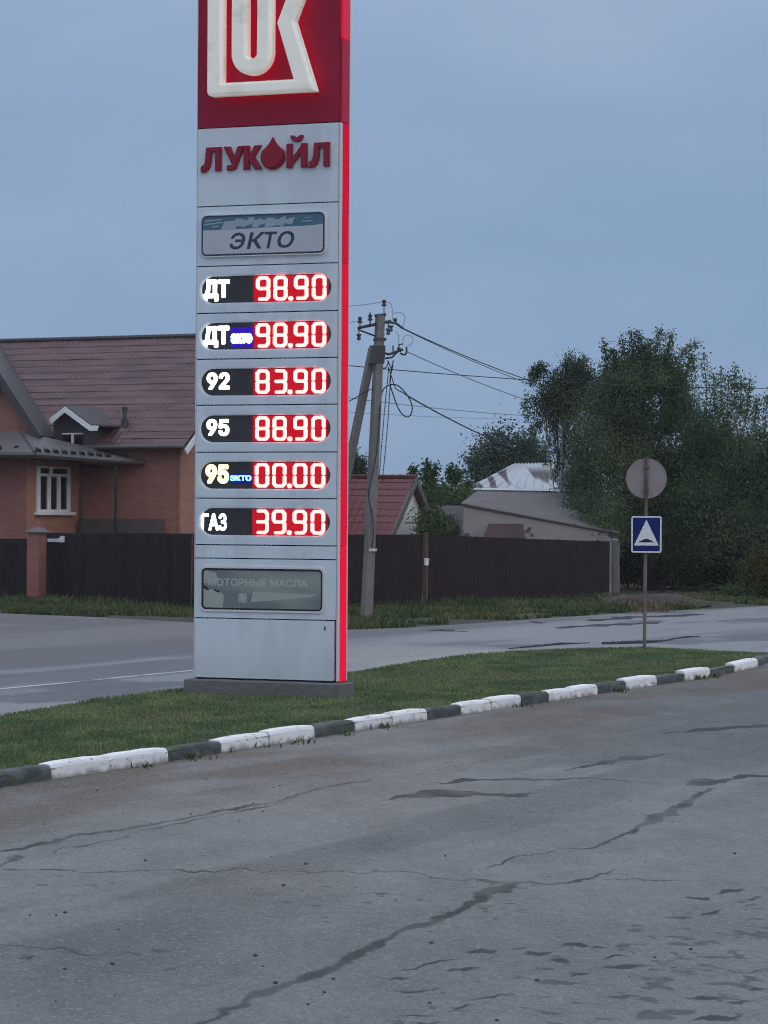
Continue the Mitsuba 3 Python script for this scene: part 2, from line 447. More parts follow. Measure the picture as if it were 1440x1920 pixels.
mat('teal_print', lambda p, n, uv: MIX((0.055, 0.13, 0.19), (0.08, 0.17, 0.23), N(p.x * 9, p.y * 9, p.z * 9)), 0.35)
mat('teal_dark', (0.025, 0.055, 0.085), 0.35)
mat('streak_print', (0.33, 0.40, 0.47), 0.35)
mat('poster', lambda p, n, uv: MIX((0.17, 0.205, 0.215), (0.30, 0.34, 0.32), SS(0.35, 0.65, FB(p.x * 1.2 + p.z * 2, p.y, p.z * 2.5, 3))), 0.22)
mat('poster_pale', (0.38, 0.42, 0.40), 0.25)
mat('poster_letter', (0.44, 0.47, 0.46), 0.3)
mat('black_paint', (0.015, 0.017, 0.02), 0.4)


def brick_fn(a, b, mortar):
    def f(p, n, uv):
        h = p.x * 0.893 - p.y * 0.45
        g = p.x * 0.45 + p.y * 0.893
        u = dr.select(dr.abs(n.x * 0.45 + n.y * 0.893) > 0.7, h, g)
        row = dr.floor(p.z / 0.077)
        uu = u / 0.26 + 0.5 * (row - 2 * dr.floor(row / 2))
        fu, fz = uu - dr.floor(uu), p.z / 0.077 - row
        joint = dr.maximum(SS(0.94, 0.97, fu), SS(0.84, 0.9, fz))
        c = MIX(a, b, mikit.cell_rand(uu, row, 3)) * (0.75 + 0.5 * FB(p.x, p.y, p.z, 3))
        return MIX(c, mortar, joint * 0.7)
    return f


mat('brick_red', brick_fn((0.300, 0.112, 0.090), (0.355, 0.142, 0.115), (0.24, 0.19, 0.18)), 0.85)
mat('brick_light', brick_fn((0.370, 0.160, 0.112), (0.430, 0.195, 0.138), (0.28, 0.22, 0.20)), 0.85)
mat('roof_tile', lambda p, n, uv: MIX((0.088, 0.043, 0.048), (0.150, 0.076, 0.080), SS(0.25, 0.75, FB(p.x * 1.2, p.y * 1.2, p.z * 7, 4))), 0.42, spec=0.4)
mat('roof_dark', lambda p, n, uv: MIX((0.050, 0.046, 0.052), (0.075, 0.068, 0.075), FB(p.x * 2, p.y * 2, p.z * 3, 3)), 0.5)
mat('roof_grey', lambda p, n, uv: MIX((0.090, 0.082, 0.090), (0.125, 0.115, 0.122), FB(p.x * 3, p.y * 3, p.z * 3, 3)), 0.45)
mat('roof_red', lambda p, n, uv: MIX((0.150, 0.045, 0.052), (0.185, 0.062, 0.066), FB(p.x * 2, p.y * 2, p.z * 5, 4)), 0.5)
mat('roof_metal', lambda p, n, uv: MIX((0.62, 0.63, 0.64), (0.10, 0.085, 0.085), SS(0.44, 0.50, FB(p.x * 1.9 + p.z * 0.9, 0.0, p.z * 0.7, 3)) * SS(4.05, 3.75, p.z)), lambda p, n, uv: 0.3 + 0.25 * FB(p.x * 4, p.y * 4, p.z * 4, 3), metallic=0.7)
mat('white_paint', (0.84, 0.85, 0.86), 0.4)
mat('window_glass', (0.012, 0.016, 0.022), 0.06, spec=0.6)
mat('post_dark', (0.022, 0.015, 0.017), 0.7)
mat('wood_dark', lambda p, n, uv: MIX((0.055, 0.038, 0.034), (0.075, 0.052, 0.046), FB(p.x * 9, p.y * 9, p.z * 1, 3)), 0.7)
mat('fence_brown', lambda p, n, uv: MIX((0.0255, 0.0150, 0.0175), (0.0305, 0.0185, 0.0210), FB(p.x * 1.5, p.y * 1.5, p.z * 2, 3)), 0.65, spec=0.2)
mat('fence_gate', (0.0225, 0.0130, 0.0150), 0.6, spec=0.25)
mat('rust_post', lambda p, n, uv: MIX((0.09, 0.05, 0.035), (0.13, 0.085, 0.06), FB(p.x * 6, p.y * 6, p.z * 6, 3)), 0.8)
mat('plaster_grey', lambda p, n, uv: MIX(MIX((0.27, 0.245, 0.25), (0.34, 0.31, 0.31), FB(p.x * 1.2, p.y * 1.2, p.z * 1.6, 4)), (0.08, 0.075, 0.075), SS(0.68, 0.74, FB(p.x * 2.3 + 3, p.y * 2, p.z * 2.3, 3))), 0.9)
mat('plaster_dim', lambda p, n, uv: MIX((0.125, 0.115, 0.115), (0.165, 0.15, 0.148), FB(p.x * 1.2, p.y * 1.2, p.z * 1.6, 4)), 0.9)
mat('slate', lambda p, n, uv: MIX((0.105, 0.097, 0.100), (0.155, 0.142, 0.144), FB(p.x * 2, p.y * 2, p.z * 5, 4)), 0.8)
mat('rust_sheet', lambda p, n, uv: MIX((0.050, 0.030, 0.032), (0.080, 0.047, 0.046), FB(p.x * 3, p.y * 3, p.z * 3, 4)), 0.8)
mat('bark', lambda p, n, uv: MIX((0.045, 0.038, 0.032), (0.085, 0.075, 0.062), FB(p.x * 8, p.y * 8, p.z * 2, 3)), 0.9)
mat('bark_birch', lambda p, n, uv: MIX((0.50, 0.50, 0.48), (0.06, 0.055, 0.05), SS(0.55, 0.66, FB(p.x * 3, p.y * 3, p.z * 5, 3))), 0.8)
mat('cable_black', (0.016, 0.018, 0.022), 0.5)
mat('steel_dark', (0.045, 0.042, 0.05), 0.5)
mat('insulator_green', (0.05, 0.10, 0.10), 0.15)
mat('steel_galv', lambda p, n, uv: MIX((0.29, 0.245, 0.25), (0.37, 0.32, 0.32), FB(p.x * 5, p.y * 5, p.z * 5, 3)), 0.45, metallic=0.25)
mat('post_brown', lambda p, n, uv: MIX((0.10, 0.05, 0.045), (0.19, 0.15, 0.14), SS(0.35, 0.65, FB(p.x * 5, p.y * 5, p.z * 2.2, 3))), 0.6)
mat('sign_blue', (0.006, 0.018, 0.15), 0.4, spec=0.3)
mat('sign_white', (0.78, 0.80, 0.82), 0.35)
mat('road_paint', lambda p, n, uv: MIX((0.20, 0.20, 0.20), (0.52, 0.52, 0.51), SS(0.36, 0.6, FB(p.x * 3, p.y * 1.5, 1.0, 4))), 0.6)


def leaf_mat(name, dark, light, fr=0.9):
    f = lambda p, n, uv: MIX(dark, light, SS(0.3, 0.72, FB(p.x * fr, p.y * fr, p.z * fr, 3))) * (0.8 + 0.4 * N(p.x * 9, p.y * 9, p.z * 9))
    scene[name] = {'type': 'principledthin', 'base_color': mikit.proc(f), 'roughness': 0.6, 'diff_trans': 0.8, 'spec_trans': 0.0, 'eta': 1.4}


leaf_mat('leaf_maple', (0.066, 0.108, 0.062), (0.150, 0.196, 0.100))
leaf_mat('leaf_birch', (0.060, 0.090, 0.060), (0.118, 0.152, 0.092))
leaf_mat('leaf_right', (0.072, 0.118, 0.064), (0.162, 0.212, 0.104))
leaf_mat('leaf_far', (0.062, 0.092, 0.070), (0.105, 0.140, 0.092))  # bluish haze of distance is mixed into this leaf colour
leaf_mat('leaf_bush', (0.065, 0.112, 0.054), (0.136, 0.188, 0.080))
leaf_mat('leaf_yellow', (0.065, 0.075, 0.024), (0.120, 0.115, 0.036))

# ------------------------------------------------------------------ the setting: ground, forecourt, road, kerb
KERB = [((-90, 1493), 'd'), ((0, 1478), 'd'), ((85, 1462), 'w'), ((208, 1446), 'w'), ((315, 1430), 'd'), ((415, 1411), 'w'), ((508, 1397.5), 'w'),
        ((590, 1385), 'd'), ((668, 1371), 'w'), ((736, 1360.5), 'w'), ((805, 1350), 'd'), ((865, 1341), 'w'), ((922, 1332), 'w'), ((980, 1324), 'd'),
        ((1030, 1316), 'w'), ((1078, 1309), 'w'), ((1122, 1302.5), 'd'), ((1165, 1294.5), 'w'), ((1240, 1284), 'd'), ((1278, 1278), 'w'),
        ((1340, 1269.5), 'd'), ((1370, 1262), 'w'), ((1428, 1250), 'd'), ((1450, 1240), None)]
kp = np.array([gnd(*k[0])[:2] for k in KERB])
kp[1:-1] = 0.25 * kp[:-2] + 0.5 * kp[1:-1] + 0.25 * kp[2:]      # even out small bends

ISLAND_BACK = [gnd(1437, 1232)[:2], gnd(1400, 1226)[:2], gnd(1300, 1220)[:2], gnd(1210, 1216)[:2], gnd(1090, 1218)[:2], gnd(960, 1224)[:2], gnd(850, 1233)[:2],
               gnd(750, 1248)[:2], gnd(655, 1264)[:2], np.array([-1.35, 38.9]), np.array([-2.55, 37.4]), gnd(190, 1314)[:2], gnd(110, 1326)[:2], gnd(0, 1345)[:2], gnd(-140, 1372)[:2], gnd(-320, 1412)[:2]]
far_left = kp[0] - (kp[1] - kp[0]) * 4
island = Polygon([*map(tuple, [far_left, *kp]), *map(tuple, ISLAND_BACK)]).buffer(0)

R = 1200
th = np.linspace(0, 2 * np.pi, 65)[:-1]
single('ground', sheet(Polygon(np.stack([np.cos(th) * R, np.sin(th) * R], 1)), -0.02), 'soil', 'bare soil and rough grass around the houses and beyond the road', kind='structure')

e1, e2 = np.array([0.45, 0.893]), np.array([0.893, -0.45])
VERGE = [gnd(-200, 1141)[:2], gnd(0, 1150)[:2], gnd(180, 1157)[:2], gnd(360, 1167)[:2], gnd(520, 1178)[:2], gnd(650, 1181)[:2], gnd(760, 1177)[:2],
         gnd(900, 1168)[:2], gnd(1040, 1158)[:2], gnd(1200, 1148)[:2], gnd(1440, 1136)[:2], gnd(1700, 1124)[:2]]
road_poly = Polygon([*map(tuple, VERGE), (40, 110), (60, 60), (30, 20), (-40, 10), (-60, 40), (-40, 75)])
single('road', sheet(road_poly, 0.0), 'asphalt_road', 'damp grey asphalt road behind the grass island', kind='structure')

a, b = kp[0] - (kp[1] - kp[0]) * 30, kp[-1]
fore_poly = Polygon([tuple(a), *map(tuple, kp), (7.3, 44.9), (14, 47), (40, 52), (60, -20), (-40, -20)])
single('forecourt', sheet(fore_poly, 0.004), 'asphalt_forecourt', 'cracked grey asphalt forecourt in front of the kerb', kind='structure')

# island turf, a low mound between kerb and road
gx, gy = np.meshgrid(np.arange(-9, 8, 0.22), np.arange(16, 50, 0.22))
P2 = np.stack([gx.ravel(), gy.ravel()], 1)
P2 = P2[shapely.contains_xy(island, P2[:, 0], P2[:, 1])]
edge = np.array([island.exterior.interpolate(t).coords[0] for t in np.arange(0, island.exterior.length, 0.3)])
P2 = np.vstack([P2, edge])
kline, bline = LineString([far_left, *kp]), LineString(ISLAND_BACK)


def island_z(q):
    pts = shapely.points(q)
    dk, db = shapely.distance(kline, pts), shapely.distance(bline, pts)
    return np.minimum(0.10 - 0.033 * np.minimum(dk, 2.4), 0.012 + 0.16 * db) + 0.03 * (meshkit.fbm(np.column_stack([q * 1.3, np.zeros(len(q))]), 3, 2) - 0.5) * np.minimum(1, db * 2)


tri = Delaunay(P2).simplices
cen = P2[tri].mean(1)
tri = tri[shapely.contains_xy(island, cen[:, 0], cen[:, 1])]
single('grass_island', trimesh.Trimesh(np.column_stack([P2, island_z(P2)]), tri, process=False), 'turf', 'low earth island of turf between the kerb and the road', kind='structure', smooth=True)


def blades(pts, z, h, w, lean=0.35, rng=RNG):
    """A triangle-and-a-half blade of grass at every point."""
    n = len(pts)
    az, hh = rng.uniform(0, 2 * np.pi, n), h * rng.uniform(0.45, 1.15, n)
    d = np.stack([np.cos(az), np.sin(az)], 1)
    l = rng.uniform(0, 2 * np.pi, n)
    le = np.stack([np.cos(l), np.sin(l)], 1) * (hh * lean * rng.uniform(0.2, 1.6, n))[:, None]
    ww = w * rng.uniform(0.6, 1.3, n)
    v = np.zeros((n, 5, 3))
    v[:, 0, :2], v[:, 1, :2] = pts - d * ww[:, None], pts + d * ww[:, None]
    v[:, 2, :2], v[:, 3, :2] = pts + le * 0.4 - d * ww[:, None] * 0.7, pts + le * 0.4 + d * ww[:, None] * 0.7
    v[:, 4, :2] = pts + le
    v[:, :2, 2] = z[:, None] - 0.01
    v[:, 2:4, 2] = (z + hh * 0.6)[:, None]
    v[:, 4, 2] = z + hh
    f = np.array([[0, 1, 3], [0, 3, 2], [2, 3, 4]])
    return v.reshape(-1, 3), (f[None] + 5 * np.arange(n)[:, None, None]).reshape(-1, 3)


def scatter(poly, n, rng=RNG):
    x0, y0, x1, y1 = poly.bounds
    out = []
    while sum(map(len, out)) < n:
        q = np.stack([rng.uniform(x0, x1, n * 2), rng.uniform(y0, y1, n * 2)], 1)
        out.append(q[shapely.contains_xy(poly, q[:, 0], q[:, 1])])
    return np.vstack(out)[:n]


vis = island.intersection(Polygon([(-6.2, 21), (-6.2, 45), (3, 52), (8, 52), (8, 38), (-2, 21)]))
base_spot = Polygon([(-2.75, 36.0), (-0.45, 35.1), (-0.2, 36.0), (-2.5, 36.9)])
gp = scatter(vis.buffer(0.015).difference(base_spot).difference(kline.buffer(0.145)), 150000)
keep = RNG.uniform(0, 1, len(gp)) < -0.15 + 1.7 * meshkit.fbm(np.column_stack([gp * 1.1, np.zeros(len(gp))]), 3, 5)
gp = gp[keep]
hvar = 0.016 + 0.046 * meshkit.fbm(np.column_stack([gp * 0.8, np.ones(len(gp))]), 3, 8)
v, f = blades(gp, island_z(gp), hvar, 0.006)
single('grass', (v, f), 'grass_blade', 'short mown grass growing on the kerbed island', 'grass', kind='stuff')

# kerb stones
kerb = thing('kerb', 'roadside kerb of white and dark painted stones along the island', kind='structure')
for i, (p0, p1) in enumerate(zip(kp[:-1], kp[1:])):
    ln = np.linalg.norm(p1 - p0)
    ang = math.atan2(*(p1 - p0)[::-1]) + random.uniform(-0.012, 0.012)
    white = KERB[i][1] == 'w'
    top = 0.145 + random.uniform(-0.012, 0.012) - (0.0 if white else random.uniform(0.0, 0.03))
    prof = Polygon([(-0.01, -0.05), (0.0, top - 0.035), (0.02, top - 0.008), (0.04, top), (0.145, top), (0.15, top - 0.01), (0.15, -0.05)])
    m = trimesh.creation.extrude_polygon(prof, ln - 0.022, engine='earcut')
    vv = np.array(m.vertices)
    m.vertices = np.stack([vv[:, 2] + 0.011, vv[:, 0], vv[:, 1]], 1)
    m = m.subdivide().subdivide()
    vv = np.array(m.vertices)
    nz = meshkit.fbm(np.column_stack([vv[:, 0] * 6 + i * 9, vv[:, 1] * 6, vv[:, 2] * 8]), 3, 4) - 0.5
    endr = np.clip(1 - np.minimum(vv[:, 0], ln - vv[:, 0]) / 0.05, 0, 1) ** 2
    vv[:, 1] += nz * 0.007 * (vv[:, 1] < 0.1) + endr * 0.015 * (vv[:, 1] < 0.08)
    vv[:, 2] += (nz * 0.007 - endr * 0.016) * (vv[:, 2] > 0.08)
    m.vertices = vv
    fr = Frame(p0, ang)
    part(kerb, 'stone', m, 'kerb_white' if white else 'kerb_dark', smooth=35, frame=fr)

# tufts of weed at the foot of the kerb, and crumbs of asphalt on the forecourt
wl = []
for px, py, n in ((560, 1393, 26), (500, 1402, 10), (1155, 1297, 60), (1150, 1290, 60), (1310, 1274, 50), (1330, 1270, 40), (650, 1380, 16), (720, 1366, 20), (430, 1412, 8), (270, 1440, 15), (980, 1326, 30), (370, 1424, 30)):
    c = gnd(px, py)[:2]
    wl.append(c + RNG.normal(0, 0.12, (n, 2)) * np.array([0.6, 1.0]))
q = np.vstack(wl)
q = q[~shapely.contains_xy(island.buffer(-0.02), q[:, 0], q[:, 1])]
single('kerb_weeds', blades(q, np.zeros(len(q)), 0.075, 0.011, 0.9), 'weed_blade', 'small green weeds sprouting at the foot of the kerb', 'weeds', kind='stuff')
cr = []
for k in range(90):
    c = gnd(random.uniform(0, 1440), 1450 + 470 * random.random() ** 1.4)
    s = 0.004 + 0.012 * random.random() ** 3
    m = trimesh.creation.icosphere(0, s)
    m.vertices = np.array(m.vertices) * [1, random.uniform(0.6, 1), 0.6] + [c[0], c[1], 0.004 + s * 0.4]
    cr.append(m)
single('grit', cat(cr), 'asphalt_mark', 'loose crumbs of grit scattered over the forecourt', 'grit', kind='stuff')


# ragged ribbons of tar laid on the road
def ribbon(pxs, w_px, z=0.008, seed=0, ragged=0.6):
    """pxs: points of the photograph along the crack; w_px: its height there in pixels."""
    pts = np.array([[*gnd(*p)[:2], w] for p, w in zip(pxs, np.broadcast_to(w_px, (len(pxs),)))])
    dense = spline(pts, 14 * (len(pts) - 1))
    rg = np.random.default_rng(seed)
    Y = dense[:, 1]
    ww = np.maximum(dense[:, 2], 0.3) * Y * Y / (FOCAL * CAM_H)          # depth covered on the ground, metres
    t = np.gradient(dense[:, :2], axis=0)
    t /= np.linalg.norm(t, axis=1, keepdims=True)
    nrm = np.stack([-t[:, 1], t[:, 0]], 1)
    ww = ww * np.abs(t[:, 0]).clip(0.22, 1)
    k = len(dense)
    off = np.convolve(rg.normal(0, 1, k + 4), np.ones(5) / 5, 'valid') * 0.5
    a_ = dense[:, :2] + nrm * (ww * (0.5 + off + ragged * rg.uniform(-0.3, 0.3, k)))[:, None]
    b_ = dense[:, :2] - nrm * (ww * (0.5 - off + ragged * rg.uniform(-0.3, 0.3, k)))[:, None]
    V = np.vstack([np.column_stack([a_, np.full(k, z)]), np.column_stack([b_, np.full(k, z)])])
    i = np.arange(k - 1)
    F = np.vstack([np.stack([i, i + k, i + k + 1], 1), np.stack([i, i + k + 1, i + 1], 1)])
    m = trimesh.Trimesh(V, F, process=False)
    if m.face_normals[:, 2].mean() < 0:
        m.invert()
    return m


# worn line and dark seams on the road
lp = [gnd(-150, 1306)[:2], gnd(0, 1292)[:2], gnd(120, 1281)[:2], gnd(240, 1269)[:2], gnd(365, 1257)[:2], gnd(520, 1243)[:2]]
lm = LineString(lp).buffer(0.055, cap_style=2)
part('road', 'edge_line', sheet(lm, 0.004), 'road_paint', label='thin worn white line painted along the road')
for k, (p_, w_) in enumerate([([(955, 1217), (1000, 1213), (1050, 1209), (1105, 1206)], [3, 5, 7, 2]), ([(1130, 1208), (1180, 1207), (1225, 1205), (1262, 1200)], [7, 9, 9, 3]), ([(1250, 1200), (1285, 1196), (1312, 1194)], [3, 6, 2]),
                              ([(818, 1183), (835, 1182), (850, 1182)], [3, 5, 3]), ([(1045, 1178), (1100, 1174), (1180, 1170), (1240, 1166)], [2, 3, 3, 1]), ([(1000, 1165), (1010, 1168), (1018, 1169)], [2, 3, 1]), ([(1100, 1164), (1200, 1158), (1330, 1152)], [2, 3, 2])]):
    if k in (0, 1, 2):                                    # low black ridges
        q_ = spline([gnd(*z) for z in p_], 24)
        r_ = np.interp(np.linspace(0, 1, len(q_)), np.linspace(0, 1, len(w_)), w_) * 0.0062 * (0.85 + 0.3 * np.random.default_rng(k).random(len(q_)))
        m_ = tube(q_, r_, 8)
        m_.vertices = np.array(m_.vertices) * [1, 1, 1.0]
        part('road', 'hump_strip', m_, 'asphalt_tar', smooth=40, label='low black strip lying on the road')
    else:
        part('road', 'seam', ribbon(p_, w_, 0.004 + 0.0005 * k, 300 + k), 'asphalt_tar')

# ------------------------------------------------------------------ the price pylon
SX = np.array([1.891, -0.73]) / math.hypot(1.891, 0.73)
SF = Frame((-2.466, 36.23), math.atan2(SX[1], SX[0]))
SW = 2.027
py_ = thing('price_pylon', 'tall grey fuel price pylon with red emblem, lit prices and glowing red edge', 'price sign')


def sp(name, mesh, m, **kw):
    return part(py_, name, mesh, m, frame=SF, **kw)


plinth = cbox(-0.12, 2.09, -0.08, 0.42, -0.1, 0.205, 0.02).subdivide().subdivide().subdivide()
vv = np.array(plinth.vertices)
vv += 0.02 * (meshkit.fbm(vv * 5, 3, 3)[:, None] - 0.5)
plinth.vertices = vv
sp('plinth', plinth, 'plinth_concrete', smooth=40)
sp('body', bx(0.012, 1.99, 0.05, 0.27, 0.2, 9.78), 'body_dark')
sp('edge_trim', cat([cbox(1.993, 2.027, 0.0, 0.05, 0.222, 7.385, 0.008), cbox(-0.012, 0.0, 0.002, 0.285, 0.222, 9.78, 0.003)]), 'trim_light')
sp('back_trim', cat([cbox(1.993, 2.034, 0.272, 0.30, 0.222, 9.78, 0.006)]), 'trim_light')
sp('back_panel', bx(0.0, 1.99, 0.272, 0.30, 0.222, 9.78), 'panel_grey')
for z0, z1, e in ((0.222, 1.955, (0.74, 0.0016, 0.036)), (1.965, 5.585, (0.62, 0.001, 0.032)), (5.595, 7.385, (0.50, 0.001, 0.032))):
    sp('light_strip', cbox(1.993, 2.031, 0.053, 0.27, z0, z1, 0.006), 'led_off', emit=e)
sp('strip_foot', bx(1.98, 2.04, 0.04, 0.28, 0.15, 0.221), 'letter_red')
sp('emblem_side', cbox(1.993, 2.031, 0.03, 0.27, 7.397, 8.46, 0.006), 'emblem_red', emit=(0.10, 0.0006, 0.008))
sp('emblem_side', cbox(1.993, 2.031, 0.03, 0.27, 8.466, 9.78, 0.006), 'emblem_red', emit=(0.38, 0.001, 0.02))
sp('top_cap', cbox(-0.012, 2.034, 0.0, 0.3, 9.785, 9.83, 0.01), 'emblem_red')

# red emblem panel with its white emblem and the red light behind it
ep = part(py_, 'emblem_panel', prism(rrect(0.003, 1.99, 7.397, 9.78, 0.02), 0.05, 0.05), 'emblem_red', frame=SF)
Lk = Polygon([(0.198, 9.30), (0.198, 7.87), (0.218, 7.83), (0.258, 7.81), (1.725, 7.81), (1.423, 8.72), (1.66, 9.30), (1.42, 9.30), (1.179, 8.71), (1.414, 7.975), (0.42, 7.975), (0.42, 9.30)])
Lk = Lk.buffer(-0.008).buffer(0.008, quad_segs=4)
Uu = LineString([(0.653, 9.30), (0.653, 8.27 - 0.0), (0.66, 8.22), (0.70, 8.175), (0.76, 8.16)]).buffer(0.01)
Uu = unary_union([sbox(0.542, 8.31, 0.764, 9.30), sbox(0.898, 8.31, 1.111, 9.30), Point(0.8265, 8.345).buffer(0.2845, quad_segs=16).intersection(sbox(0, 7.9, 2, 8.345))])
Uu = Uu.difference(unary_union([sbox(0.764, 8.34, 0.898, 9.4), Point(0.831, 8.34).buffer(0.067, quad_segs=8)]))
for g_, nm in ((Lk, 'emblem_outline'), (Uu, 'emblem_letter')):
    g_ = affinity.translate(g_, 0.045, -0.045)
    part(ep, nm, bevel_prism(g_, -0.13, 0.15, 0.045), 'emblem_white', frame=SF, emit=(0.17, 0.16, 0.135))
    part(ep, 'halo_light', prism(g_.buffer(-0.035), -0.115, 0.012), 'led_off', frame=SF, emit=(1.5, 0.005, 0.11))

PZ = [7.393, 6.37, 5.59, 4.977, 4.378, 3.778, 3.165, 2.566, 1.96, 1.785, 1.005, 0.224]
GAP = 0.007


def panel_rect(k, x0=0.003, x1=1.988):
    return rrect(x0, x1, PZ[k + 1] + GAP, PZ[k] - GAP, 0.012)


# company name panel
npn = part(py_, 'name_panel', bevel_prism(panel_rect(0), 0.05, 0.05, 0.006, 2), 'panel_grey', frame=SF)


def strokes(lines, w, cap=2):
    return unary_union([LineString(l).buffer(w / 2, cap_style=cap, join_style=2) for l in lines])


Hc, S = 0.31, 0.082
LET = {
    'el': (unary_union([strokes([[(0.245, 0), (0.245, Hc)]], S), sbox(0.075, Hc - 0.062, 0.286, Hc), Polygon([(0.075, Hc), (0.155, Hc), (0.135, 0.09), (0.105, 0.02), (0.06, -0.012), (0.0, -0.012), (0.0, 0.07), (0.035, 0.078), (0.058, 0.12)])]), (0.07, 1.592)),
    'u': (unary_union([Polygon([(0, Hc), (0.095, Hc), (0.185, 0.10), (0.15, 0.07), (0.125, 0.07)]), Polygon([(0.205, Hc), (0.294, Hc), (0.175, 0.02), (0.155, 0), (0.05, 0), (0.05, 0.068), (0.115, 0.068)])]), (0.39,)),
    'ka': (unary_union([strokes([[(0.041, 0), (0.041, Hc)]], S), Polygon([(0.06, 0.13), (0.155, Hc), (0.252, Hc), (0.155, 0.165), (0.262, 0), (0.16, 0), (0.085, 0.115)])]), (0.675,)),
    'short_i': (unary_union([strokes([[(0.041, 0), (0.041, Hc)], [(0.244, 0), (0.244, Hc)]], S), Polygon([(0.06, 0), (0.06, 0.1), (0.225, Hc), (0.225, Hc - 0.1)]),
                             Point(0.1425, Hc + 0.105).buffer(0.088).difference(Point(0.1425, Hc + 0.12).buffer(0.04)).intersection(sbox(0, Hc + 0.02, 0.3, Hc + 0.105))]), (1.28,)),
}
BL = 6.825
for nm, (g_, xs) in LET.items():
    for x_ in xs:
        part(npn, 'letter', bevel_prism(affinity.translate(g_, x_, BL), 0.0, 0.06, 0.016, 3), 'letter_red', frame=SF)
t_ = np.linspace(0, 1, 20)
dc, dr_ = (1.085, 6.98), 0.168
a0 = math.radians(28)
arc = [(dc[0] + dr_ * math.cos(q_), dc[1] + dr_ * math.sin(q_)) for q_ in np.linspace(math.pi - a0, 2 * math.pi + a0, 30)]
pl_, pr_ = np.array(arc[0]), np.array(arc[-1])
tip = np.array([1.085, 7.235])
right = [tuple((1 - t) ** 2 * pr_ + 2 * t * (1 - t) * np.array([1.13, 7.13]) + t * t * tip) for t in np.linspace(0.05, 1, 8)]
left = [tuple((1 - t) ** 2 * tip + 2 * t * (1 - t) * np.array([1.04, 7.13]) + t * t * pl_) for t in np.linspace(0.1, 0.95, 8)]
part(npn, 'drop', bevel_prism(Polygon(arc + right + left), 0.0, 0.08, 0.04, 5), 'letter_red', frame=SF, label='dark red oil drop standing for a letter of the name')

# fuel name panel
fpn = part(py_, 'fuel_name_panel', bevel_prism(panel_rect(1), 0.05, 0.05, 0.006, 2), 'panel_grey', frame=SF)
fr_ = rrect(0.075, 1.835, 5.705, 6.255, 0.085)
part(fpn, 'frame', prism(fr_, 0.0, 0.045), 'trim_light', frame=SF)
part(fpn, 'outline', prism(fr_.buffer(-0.012), -0.045, 0.003), 'teal_dark', frame=SF)
inn = fr_.buffer(-0.036)
band = Polygon([(0, 6.052), (0.5, 6.055), (1.2, 6.07), (1.62, 6.072), (1.75, 6.085), (2.0, 6.12), (2, 7), (0, 7)])
part(fpn, 'plate', prism(inn.difference(band), -0.048, 0.003), 'plate_pale', frame=SF)
part(fpn, 'band', prism(inn.intersection(band), -0.048, 0.003), 'teal_print', frame=SF)
rg = np.random.default_rng(5)
shards = [Polygon([(0.12, 6.165), (0.36, 6.18), (0.40, 6.195), (0.15, 6.185)]), Polygon([(0.12, 6.118), (0.40, 6.145), (0.40, 6.158), (0.14, 6.138)]), Polygon([(0.25, 6.085), (0.34, 6.10), (0.33, 6.112), (0.25, 6.105)]),
          Polygon([(1.50, 6.125), (1.66, 6.125), (1.66, 6.138), (1.50, 6.14)]), Polygon([(1.54, 6.165), (1.63, 6.175), (1.63, 6.185), (1.54, 6.178)]), Polygon([(0.36, 6.058), (0.58, 6.06), (0.60, 6.17), (0.42, 6.16)])]
x_ = 0.55
while x_ < 1.36:
    w_ = rg.uniform(0.05, 0.12)
    z0_, z1_ = 6.072 + rg.uniform(0, 0.03), 6.165 + rg.uniform(0, 0.045)
    shards.append(Polygon([(x_, z0_), (x_ + w_, z0_ + rg.uniform(-0.01, 0.02)), (x_ + w_ + 0.04, z1_), (x_ + 0.03, z1_ - rg.uniform(-0.01, 0.03))]))
    if rg.random() < 0.6:
        shards.append(Polygon([(x_, 6.14), (x_ + w_ * 1.5, 6.13), (x_ + w_ * 1.5, 6.165), (x_, 6.17)]))
    x_ += w_ * 0.95
part(fpn, 'streaks', prism(unary_union(shards).intersection(inn.intersection(band)), -0.051, 0.002), 'streak_print', frame=SF)


def italic(g):
    return affinity.skew(g, xs=11, origin=(0, 0))


for ch, x0_, x1_ in (('Э', 0.49, 0.715), ('К', 0.735, 0.99), ('Т', 0.985, 1.165), ('О', 1.165, 1.405)):
    g_ = fit(italic(text_shape(ch, 0.21, True)), x0_, x1_, 5.795, 6.01)
    part(fpn, 'letter', prism(g_, -0.051, 0.003), 'teal_dark', frame=SF)

# six price rows
SEG = {'0': 'abcdef', '3': 'abcdg', '8': 'abcdefg', '9': 'abcdfg'}


